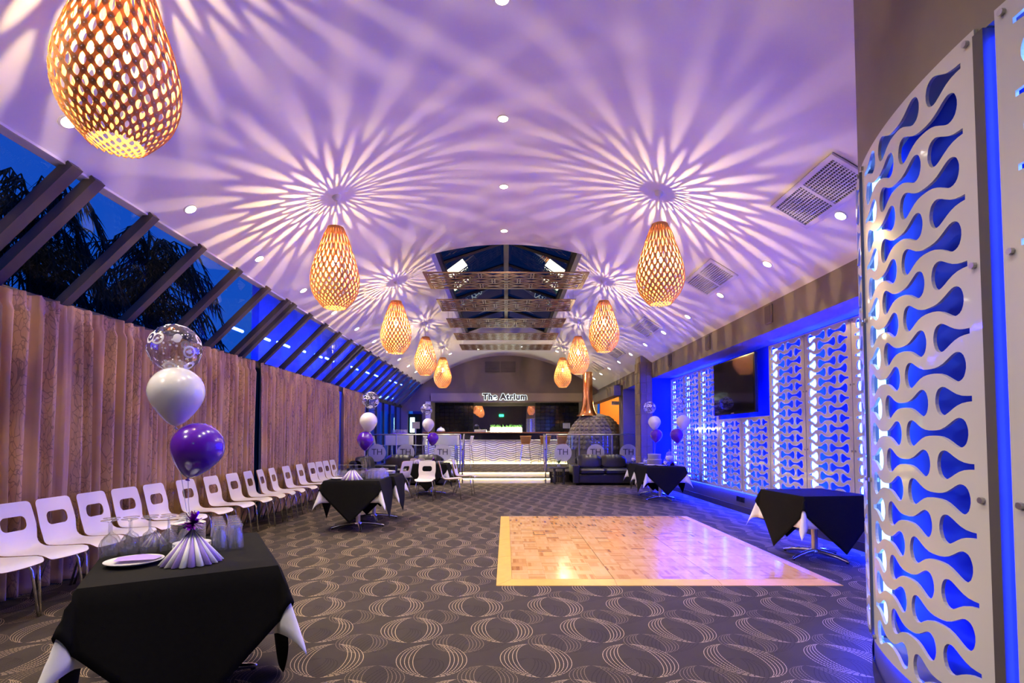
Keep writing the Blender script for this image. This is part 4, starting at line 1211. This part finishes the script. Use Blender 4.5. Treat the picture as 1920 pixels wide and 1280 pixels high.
def balustrade(x0, x1, n, lab, discs):
    t = thing('glass_balustrade', lab, 'balustrade', (0, YP + 0.08, ZP))
    wd = (x1 - x0) / n
    for i in range(n):
        a, b = x0 + i * wd + 0.02, x0 + (i + 1) * wd - 0.02
        MB().box(a, b, -0.005, 0.005, 0.05, 1.02).build('glass_pane', 'balus', t)
        cx = discs[i]
        dsk = MB().tube([(0, -0.008, 0), (0, -0.0065, 0)], 0.25, 40).build('frosted_disc', 'frost', t, None, (cx, 0, 0.52))
        inst('monogram', TH_ME, dsk, (0, -0.011, 0.02), (PI / 2, 0, 0))
    MB().tube([(x0, 0, 1.04), (x1, 0, 1.04)], 0.018, 8).build('handrail', 'steel', t)
    for i in range(n + 1): MB().tube([(x0 + i * wd, 0, 0), (x0 + i * wd, 0, 1.04)], 0.02, 8).build('post', 'steel', t)
balustrade(-4.02, -1.30, 3, 'glass balustrade with frosted round monograms behind the dark sofa and chairs', (-3.66, -2.85, -1.80))
balustrade(1.14, 3.94, 3, 'glass balustrade with frosted round monograms behind the black leather sofa', (1.61, 2.54, 3.47))
def newel(x, lab):
    t = thing('step_handrail', lab, 'handrail', (x, YP - 0.30, 0))
    MB().tube([(0, -0.08, 0.0), (0, -0.08, 0.95)], 0.022, 10).build('post', 'chrome', t)
    MB().tube([(0, 0.42, ZP), (0, 0.42, 1.32)], 0.022, 10).build('post', 'chrome', t)
    MB().tube([(0, -0.12, 0.93), (0, 0.46, 1.34)], 0.024, 10).build('rail', 'chrome', t)
newel(-1.20, 'chrome step handrail beside the chair-ringed table')
newel(1.08, 'chrome step handrail beside the low side table')

# ------------------------------------------------------------------ bar
bar = thing('bar_counter', 'long bar with white wave-relief front, dark glossy band and timber top', 'bar', (0, 18.85, ZP))
BX0, BX1 = -2.95, 2.55
MB().box(BX0, BX1, 0.08, 0.62, 0, 1.08).build('carcass', 'counter', bar)
pw = (BX1 - BX0) / 5
for i in range(5):
    a = BX0 + i * pw
    def fn(u, v, a=a):
        x = a + 0.004 + (pw - 0.008) * u; z = 0.02 + 0.83 * v
        ph = 2 * PI * (v * 11 + 0.5 * math.sin(2 * PI * (x / 0.62)) * (1 if int(v * 22) % 2 == 0 else 1))
        return (x, 0.045 - 0.022 * math.sin(ph), z)
    MB().grid(fn, 40, 110).build('wave_panel', 'wave', bar, 3.2)
MB().box(BX0 - 0.02, BX1 + 0.02, 0.02, 0.6, 0.86, 1.10).build('glossy_band', 'counter', bar)
MB().bbox(BX0 - 0.06, BX1 + 0.06, -0.12, 0.7, 1.10, 1.145, 0.008).build('counter_top', 'counterwood', bar)
MB().tube([(BX0, -0.02, 0.86), (BX1, -0.02, 0.86)], 0.012, 6).build('foot_trim', 'steel', bar)
MB().box(BX0, BX1, -0.01, 0.0, 0.004, 0.018).build('led_strip', 'led_warm', bar)
# back bar
bb = thing('back_bar', 'black tiled back bar wall with a wide mirror behind the counter', 'back bar', (0, 21.6, ZP))
MB().box(-2.95, 3.05, 0.02, 0.1, 0, 2.6).build('wall_board', 'wall_dark', bb)
tl = MB().bbox(0, 0.195, -0.02, 0.02, 0, 0.145, 0.006).mesh('gloss_tile', 'blacktile')
for r in range(12):
    for c in range(15):
        x = -2.95 + c * 0.2
        if x < -1.45: inst('gloss_tile', tl, bb, (x, 0, 0.78 + r * 0.15))
for r in range(12):
    for c in range(9):
        inst('gloss_tile', tl, bb, (1.22 + c * 0.2, 0, 0.78 + r * 0.15))
MB().box(-1.42, 1.2, 0.0, 0.02, 0.85, 2.5).build('mirror', 'mirror', bb)
MB().box(-2.95, 3.05, -0.55, 0.0, 0.0, 0.82).build('back_cabinet', 'counter', bb)
MB().box(-3.0, 3.1, -1.2, 0.1, 2.55, 2.58).build('bar_soffit', 'wall_dark', bb)
for sx in (-2.96, 3.06): MB().box(sx - 0.04, sx, -1.2, 0.1, 0, 2.58).build('side_cheek', 'wall_dark', bb)
for i in range(9):
    t = thing('soffit_spotlight', 'tiny spotlight under the fascia above the bar', 'spotlight', (-2.6 + i * 0.64, 20.45, 2.645), 0, 'spotlights along the bar fascia')
    MB().tube([(0, 0, -0.01), (0, 0, 0.02)], 0.022, 10).build('spot_lens', 'downled', t)
lb = thing('light_box', 'glowing white light box on the back bar topped with plants', 'light box', (0.05, 20.85, ZP + 0.82))
MB().bbox(-0.68, 0.58, -0.12, 0.14, 0.14, 0.52, 0.01).build('diffuser', 'lightbox', lb)
MB().box(-0.7, 0.6, -0.14, 0.16, 0.0, 0.14).build('base_box', 'counterwood', lb)
rd = random.Random(3)
m = MB()
for k in range(90):
    x = rd.uniform(-0.66, 0.56); b = Vector((x, rd.uniform(-0.08, 0.1), 0.52)); e_ = b + Vector((rd.uniform(-.08, .08), rd.uniform(-.05, .05), rd.uniform(.05, .17)))
    s_ = Vector((0.012, 0.0, 0.004)); mid = (b + e_) / 2
    m.add([b, mid + s_, e_, mid - s_], [(0, 1, 2, 3)])
m.build('foliage', 'leaf', lb)
# letters
sg = thing('bar_sign', 'backlit lettering reading The Atrium on the fascia above the bar', 'sign', (-0.05, YE - 0.10, 2.73))
inst('letters', text_mesh('The Atrium', 0.32, 'sign', 0.015, 0.016, 1.14), sg, (0, -0.02, 0), (PI / 2, 0, 0))
inst('halo', text_mesh('The Atrium', 0.32, 'signglow', 0.002, 0.030, 1.14), sg, (0, 0.02, 0), (PI / 2, 0, 0))
t = thing('wall_grille', 'dark rectangular louvred air grille high on the end wall', 'vent', (-0.23, YE - 0.01, 3.80))
MB().box(-0.60, 0.60, -0.004, 0.006, 0, 0.44).build('void', 'void', t)
MB().box(-0.012, 0.012, -0.025, 0.0, 0, 0.44).build('mullion', 'wall_dark', t)
lv = MB().box(-0.60, 0.60, -0.022, -0.006, 0, 0.016).mesh('louvre', 'wall_dark')
for k in range(14): inst('louvre', lv, t, (0, 0, 0.005 + k * 0.032))
# bottles and bar clutter
bo = MB().lathe([(0, 0), (0.035, 0), (0.036, 0.17), (0.03, 0.2), (0.013, 0.235), (0.012, 0.30), (0, 0.30)], 12)
bo_d, bo_j = bo.mesh('bottle', 'bottle', 0.6), bo.mesh('bottle', 'juice', 0.6)
for i in range(6): one('bottle', bo_d, (-1.30 + i * 0.085, 21.25, ZP + 0.99), 0, 'dark wine bottle standing by the white dispenser behind the bar', 'bottle', 'bottles behind the bar')
for i in range(4): one('bottle', bo_j, (-0.96 + i * 0.08, 20.9 + 0.04 * (i % 2), ZP + 0.82), 0, 'amber bottle beside the glowing light box', 'bottle', 'amber bottles by the light box')
t = thing('drink_dispenser', 'white drinks dispenser box behind the bar below the mirror', 'dispenser', (-1.1, 21.25, ZP + 0.82))
MB().bbox(-0.28, 0.28, -0.1, 0.1, 0, 0.17, 0.01).build('case', 'whiteplastic', t)
t = thing('cash_register', 'grey cash register on the bar counter', 'cash register', (-0.95, 19.2, ZP + 1.145))
MB().bbox(-0.22, 0.22, -0.18, 0.18, 0, 0.09, 0.01).build('drawer_unit', 'steel', t)
MB().bbox(-0.22, -0.05, -0.06, 0.06, 0.09, 0.22, 0.01).build('display', 'tvframe', t)
t = thing('menu_card', 'white menu sheet on the black wall beside the stone oven', 'menu', (2.35, 21.565, 1.62))
MB().box(0, 0.30, 0, 0.01, 0, 0.22).build('sheet', 'paper', t)
for k in range(6): MB().box(0.03, 0.26, -0.002, 0.0, 0.03 + k * 0.03, 0.036 + k * 0.03).build('print_line', 'ink', t)
gm = MB().lathe([(0.03, 0.12), (0.028, 0.0), (0, 0.0)], 12).mesh('tumbler', 'glass', 3.2)
for i in range(12): one('tumbler', gm, (-2.6 + 0.09 * i, 21.3, ZP + 0.83), 0, 'small glass standing before the black tiles of the back bar', 'tumbler', 'glasses on the back bar')
# bar stools
st_shell = None
def stool(x, y, rz, mt, label, group):
    t = thing('bar_stool', label, 'bar stool', (x, y, ZP), rz, group)
    MB().grid(lambda u, v: ((u - .5) * (0.34 - 0.04 * v), 0.17 - 0.33 * v + (0.0), 0.72 + 0.02 * (1 - v) * 0 - 0.012 * math.sin(PI * v)), 6, 8).build('seat', mt, t, 3.2).modifiers.new('thick', 'SOLIDIFY').thickness = 0.012
    MB().grid(lambda u, v: ((u - .5) * (0.30 + 0.10 * v), -0.16 - 0.07 * v + 0.03 * (abs(u - .5) * 2) ** 2, 0.735 + 0.27 * v), 8, 8).build('backrest', mt, t, 3.2).modifiers.new('thick', 'SOLIDIFY').thickness = 0.012
    for sx in (-1, 1):
        for sy in (-1, 1): MB().tube([(sx * 0.12, sy * 0.12, 0.715), (sx * 0.20, sy * 0.20, 0)], 0.009, 8).build('leg', 'chrome', t)
    MB().tube([(-0.17, 0.17, 0.25), (0.17, 0.17, 0.25), (0.17, -0.17, 0.25), (-0.17, -0.17, 0.25), (-0.17, 0.17, 0.25)], 0.008, 6).build('foot_ring', 'chrome', t)
for x, y in ((0.68, 18.3), (1.35, 18.3), (1.92, 18.2)): stool(x, y, 0.0 if x < 1 else 0.1, 'plywood', 'timber bar stool with flared back pulled up to the white bar front', 'timber stools at the bar')
for x, y, r in ((-3.87, 15.9, -1.5), (-2.66, 16.0, 1.5), (-2.40, 16.5, -1.6), (-1.25, 16.4, 1.4)): stool(x, y, r, 'whitelam', 'white high stool beside the tall white tables on the platform', 'white high stools')
def high_table(x, y, label):
    t = thing('high_table', label, 'table', (x, y, ZP), 0, 'white box-topped high tables')
    MB().bbox(-0.36, 0.36, -0.36, 0.36, 0.72, 1.04, 0.01).build('box_top', 'whitelam', t)
    for sx in (-1, 1):
        for sy in (-1, 1): MB().tube([(sx * 0.3, sy * 0.3, 0), (sx * 0.3, sy * 0.3, 0.73)], 0.02, 8).build('leg', 'chrome', t)
high_table(-3.25, 15.9, 'white box-topped high table next to the dark windows')
high_table(-1.85, 16.2, 'white box-topped high table in front of the bar corner')

t = thing('glass_rack', 'low blue rack of glasses on the white high table by the dark windows', 'rack', (-3.25, 15.9, ZP + 1.041))
MB().bbox(-0.24, 0.24, -0.2, 0.2, 0, 0.035, 0.006).build('tray', 'purple', t)
for i in range(5):
    for j in range(3): inst('glass', gm, t, (-0.18 + i * 0.09, -0.12 + j * 0.12, 0.036))
t = thing('stand_sign', 'grey sign board on a slim stand near the end doorway', 'sign', (-2.95, 17.0, ZP))
MB().lathe([(0, 0), (0.16, 0), (0.16, 0.02), (0.02, 0.035), (0, 0.035)], 20).build('foot', 'steel', t, 0.6)
MB().tube([(0, 0, 0.03), (0, 0, 1.28)], 0.012, 8).build('pole', 'steel', t)
MB().bbox(-0.13, 0.13, -0.016, 0.0, 1.24, 1.46, 0.004).build('board', 'greybox', t)
t = thing('serving_dome', 'white domed dish at the end of the bar counter', 'dish', (-2.38, 19.0, ZP + 1.146))
MB().lathe([(0, 0), (0.12, 0), (0.16, 0.03), (0.17, 0.04), (0, 0.04)], 24).build('dish_base', 'china', t, 0.7)
MB().lathe([(0.15, 0.04), (0.145, 0.08), (0.11, 0.13), (0.05, 0.16), (0.015, 0.17), (0.02, 0.19), (0, 0.2)], 24).build('dome_lid', 'china', t, 0.7)

# ------------------------------------------------------------------ stone oven with copper flue
ov = thing('stone_oven', 'domed pizza oven faced in rounded stones with a tall copper flue', 'oven', (2.95, 17.2, ZP))
Ro, Zo = 0.95, 0.55
dome = [(Ro * 0.99, 0.0), (Ro * 0.99, Zo)] + [(Ro * math.cos(a), Zo + 0.02 + 1.18 * math.sin(a) ** 0.92) for a in [PI / 2 * k / 14 for k in range(14)]] + [(0.0, Zo + 1.2)]
MB().lathe(dome, 48).build('dome', 'mortar', ov, 3.2)
def dome_pt(a, h):  # h in 0..1 elevation
    e_ = h * PI / 2; return Vector((Ro * math.cos(e_) * math.cos(a), Ro * math.cos(e_) * math.sin(a), Zo + 0.02 + 1.18 * max(math.sin(e_), 1e-4) ** 0.92))
sm = []
for q in range(5):
    rr = random.Random(q); m = MB(); n = 9
    ra = [0.075 * rr.uniform(0.85, 1.1) for _ in range(n)]
    for lv_, (s_, z_) in enumerate(((1.0, -0.02), (0.95, 0.012), (0.6, 0.028))):
        for k in range(n): m.v.append((ra[k] * s_ * math.cos(2 * PI * k / n), ra[k] * s_ * math.sin(2 * PI * k / n) * 0.9, z_))
    m.v.append((0, 0, 0.032))
    for lv_ in range(2):
        for k in range(n): m.f.append((lv_ * n + k, lv_ * n + (k + 1) % n, lv_ * n + n + (k + 1) % n, lv_ * n + n + k))
    for k in range(n): m.f.append((2 * n + k, 2 * n + (k + 1) % n, 3 * n))
    m.mi = [0] * len(m.f); sm.append(m.mesh('stone', 'stone', 3.2))
rr = random.Random(9)
row = 0; h = -0.02
for row in range(9):
    h = 0.02 + row * 0.083
    if h > 0.74: break
    circ = 2 * PI * Ro * math.cos(h * PI / 2); k = int(circ / 0.165)
    for i in range(k):
        a = 2 * PI * (i + 0.5 * (row % 2)) / k + rr.uniform(-.02, .02)
        if math.sin(a) > 0.45: continue      # far side is against the wall
        p = dome_pt(a, h); t1 = (dome_pt(a, h + .01) - dome_pt(a, max(h - .01, 0.0))).normalized(); t0 = Vector((-math.sin(a), math.cos(a), 0)); nn = t0.cross(t1)
        o = inst('stone', sm[rr.randrange(5)], ov)
        o.matrix_local = Matrix.Translation(p) @ Matrix((t0, t1, nn)).transposed().to_4x4() @ Matrix.Rotation(rr.uniform(0, 6), 4, 'Z')
fl_ = MB().lathe([(0.36, 1.66), (0.30, 1.72), (0.235, 1.85), (0.19, 2.02), (0.165, 2.3), (0.165, 3.1)], 28).build('flue', 'copper', ov, 3.2, (-0.27, -0.1, 0))
for o in [fl_]: o.scale = (1, 1, 1)
MB().box(-0.75, 0.75, -0.6, 0.6, 0, 0.55).build('plinth', 'base', ov)
# toilets sign
t = thing('direction_sign', 'white hanging sign pointing to the toilets in the corridor opening', 'sign', (3.43, 16.9, 2.31))
MB().box(0, 0.30, 0, 0.015, 0, 0.12).build('sign_board', 'paper', t)
inst('lettering', text_mesh('Toilets', 0.09, 'ink', cx=False), t, (0.02, -0.003, 0.035), (PI / 2, 0, 0))
for x_ in (0.04, 0.14): MB().tube([(x_, 0.007, 0.12), (x_, 0.007, 0.24)], 0.003, 5).build('hanger', 'steel', t)

# ------------------------------------------------------------------ sofas and side table
def sofa(x, y, rz, wd, label, arms=True):
    t = thing('leather_sofa', label, 'sofa', (x, y, 0), rz)
    MB().bbox(-wd / 2, wd / 2, -0.42, 0.42, 0.05, 0.28, 0.02).build('base', 'leather', t)
    MB().bbox(-wd / 2 + 0.14, wd / 2 - 0.14, 0.26, 0.44, 0.20, 0.70, 0.04).build('back_frame', 'leather', t)
    for s in (-1, 1):
        a, b = sorted((s * wd / 2, s * (wd / 2 - 0.18)))
        MB().bbox(a, b, -0.45, 0.45, 0.04, 0.54, 0.03).build('armrest', 'leather', t)
        a, b = sorted((s * 0.006, s * (wd / 2 - 0.19)))
        MB().bbox(a, b, -0.44, 0.24, 0.285, 0.43, 0.04).build('seat_cushion', 'leather', t)
        cx, hw_ = (a + b) / 2, (b - a) / 2
        def fn(u, v, cx=cx, hw_=hw_):
            g = 2 * PI * v; r_ = 1.0
            prx = math.cos(g); prz = math.sin(g)
            e_ = 1 - abs(2 * u - 1) ** 5 * 0.45
            return (cx + (2 * u - 1) * hw_, 0.20 + 0.11 * e_ * math.copysign(abs(prx) ** 0.7, prx) + 0.10 * prz * 0.6, 0.60 + 0.19 * e_ * math.copysign(abs(prz) ** 0.6, prz) + 0.006 * math.sin(u * 40))
        MB().grid(fn, 24, 24).build('back_cushion', 'leather', t, 3.2)
    for sx in (-1, 1):
        for sy in (-1, 1): MB().tube([(sx * (wd / 2 - 0.08), sy * 0.36, 0), (sx * (wd / 2 - 0.08), sy * 0.36, 0.05)], 0.025, 8).build('foot', 'blackwood', t)
sofa(2.62, 14.2, 0, 1.72, 'black leather two-seat sofa in front of the glass balustrade near the oven')
sofa(-2.55, 14.2, 0, 1.9, 'black leather two-seat sofa behind the chair-ringed table')
sofa(-3.30, 13.0, PI / 2, 1.5, 'low black leather sofa against the end of the curtains')
t = thing('side_table', 'low round black side table between the steps and the leather sofa', 'table', (1.44, 14.25, 0))
MB().lathe([(0, 0.42), (0.27, 0.42), (0.275, 0.43), (0.27, 0.45), (0, 0.45)], 28).build('table_top', 'blackwood', t, 0.6)
for k in range(4):
    a = PI / 4 + k * PI / 2; MB().box(-0.022, 0.022, -0.022, 0.022, 0, 0.42).build('leg', 'blackwood', t, None, (0.18 * math.cos(a), 0.18 * math.sin(a), 0))
MB().lathe([(0.16, 0.20), (0.185, 0.20), (0.185, 0.22), (0.16, 0.22)], 20).build('shelf_ring', 'blackwood', t)
t = thing('potted_plant', 'small spiky green plant in a glass pot on the low side table', 'plant', (1.44, 14.25, 0.45))
MB().lathe([(0, 0), (0.05, 0), (0.06, 0.1), (0.052, 0.1), (0.045, 0.012), (0, 0.012)], 16).build('pot', 'glass', t, 0.6)
MB().lathe([(0, 0.012), (0.042, 0.013), (0.05, 0.08), (0, 0.085)], 12).build('soil', 'candy', t)
for k in range(16):
    a = k * 2.4; rr_ = 0.05 + 0.05 * (k % 4) / 3; hh = 0.22 - 0.02 * (k % 5)
    b = Vector((0, 0, 0.08)); e_ = Vector((rr_ * 1.4 * math.cos(a), rr_ * 1.4 * math.sin(a), hh)); s_ = Vector((-math.sin(a), math.cos(a), 0)) * 0.011; mid = (b + e_) / 2 + Vector((0, 0, 0.02))
    MB().add([b, mid + s_, e_, mid - s_], [(0, 1, 2, 3)]).build('leaf', 'leaf', t)

# doorway at the end, lit fridge beyond
dr = struct(MB().box(-3.95, -3.2, YE + 1.6, YE + 1.7, 0, 2.6).build('door_1', 'wall_dark'))
t = thing('drinks_fridge', 'glowing glass-fronted drinks fridge seen through the end doorway', 'fridge', (-3.72, YE + 0.9, ZP))
MB().bbox(-0.3, 0.3, -0.25, 0.3, 0, 1.9, 0.02).build('cabinet', 'tvframe', t)
MB().box(-0.16, 0.02, -0.27, -0.25, 1.15, 1.75).build('lit_door', 'fridge', t)
t = thing('notice_board', 'narrow notice panel of white sheets on the end wall beside the bar', 'notice board', (-3.06, YE - 0.01, 1.55))
MB().box(-0.13, 0.13, -0.02, 0.0, 0, 1.15).build('board', 'wall_dark', t)
for k in range(3): MB().box(-0.10, 0.10, -0.026, -0.02, 0.04 + k * 0.37, 0.36 + k * 0.37).build('sheet', 'paper', t)
t = thing('exit_sign', 'green lit exit sign on the wall opposite the bar mirror', 'sign', (-0.42, YB + 0.001, 3.05))
MB().bbox(-0.2, 0.2, 0, 0.05, 0, 0.2, 0.01).build('sign_case', 'exit', t)

# ------------------------------------------------------------------ outside: lit garden wall, LED bars, trees
gw = thing('garden_wall', 'rendered wall outside the sloping windows washed with blue light', 'wall', (-6.7, 0, 0))
MB().box(-0.2, 0, 14.0, 36, 0, 6.5).build('wall_face', 'outwall', gw)
for i, (yy, zz_, ln) in enumerate([(11.9, 3.75, .5), (13.2, 3.80, 0.7), (14.4, 3.84, 0.75), (15.7, 3.89, .5), (17.1, 3.94, .6), (18.2, 3.98, .8), (21.2, 4.07, .9), (23.0, 4.13, .8), (24.8, 4.18, .8), (27.5, 4.26, .8), (29.3, 4.30, .8), (31.0, 4.34, .8)]):
    o = MB().tube([(0, -ln / 2, 0), (0, ln / 2, 0)], 0.035, 8).build('wall_light_bar', 'led_out', loc=(-6.2, yy, zz_)); tag(o, 'glowing blue LED bar on the garden wall outside the windows', 'light', 'outdoor blue LED bars')
def tree(x, y, h, seed, label):
    rd = random.Random(seed)
    t = thing('garden_tree', label, 'tree', (x, y, 0), 0, 'dusk trees outside')
    MB().tube([(0, 0, 0), (0.1, 0.05, h * 0.5), (0.0, 0, h * 0.9)], [0.14, 0.1, 0.05], 8).build('trunk', 'bark', t)
    m = MB()
    for k in range(130):
        a = rd.uniform(0, 2 * PI); z0 = h * rd.uniform(0.5, 0.95); ln = rd.uniform(0.7, 1.5) * (1.25 - z0 / h * 0.6)
        d_ = Vector((math.cos(a), math.sin(a), 0))
        P = [Vector((0, 0, z0)), Vector((0, 0, z0)) + d_ * ln * 0.5 + Vector((0, 0, 0.35)), Vector((0, 0, z0)) + d_ * ln + Vector((0, 0, 0.1)), Vector((0, 0, z0)) + d_ * ln * 1.25 + Vector((0, 0, -0.5))]
        for s in range(14):
            u = (s + 1) / 14; i = min(int(u * 3), 2); b = P[i].lerp(P[i + 1], u * 3 - i)
            for q in (-1, 1):
                sd_ = Vector((-d_.y, d_.x, 0)) * q * rd.uniform(.15, .35) + d_ * 0.1 + Vector((0, 0, -rd.uniform(.15, .5)))
                wv = d_ * 0.018
                m.add([b - wv, b + wv, b + sd_], [(0, 1, 2)])
        m.tube(P, [0.02, 0.015, 0.01, 0.004], 4, caps=False)
    m.build('foliage', 'dusk_leaf', t)
tree(-8.2, 6.3, 5.7, 1, 'dark drooping tree against the blue dusk sky, beside the first wide rafter')
tree(-8.0, 8.6, 5.7, 2, 'dark drooping tree against the dusk sky near the lit garden wall')
tree(-7.6, 10.9, 5.6, 4, 'dark drooping tree outside just before the lit garden wall')
tree(-9.5, 4.6, 5.2, 3, 'smaller dark tree against the dusk sky by the nearest windows')
struct(MB().add([(-60, -40, -0.05), (-4.3, -40, -0.05), (-4.3, 60, -0.05), (-60, 60, -0.05)], [(0, 1, 2, 3)]).build('ground', 'outwall'))
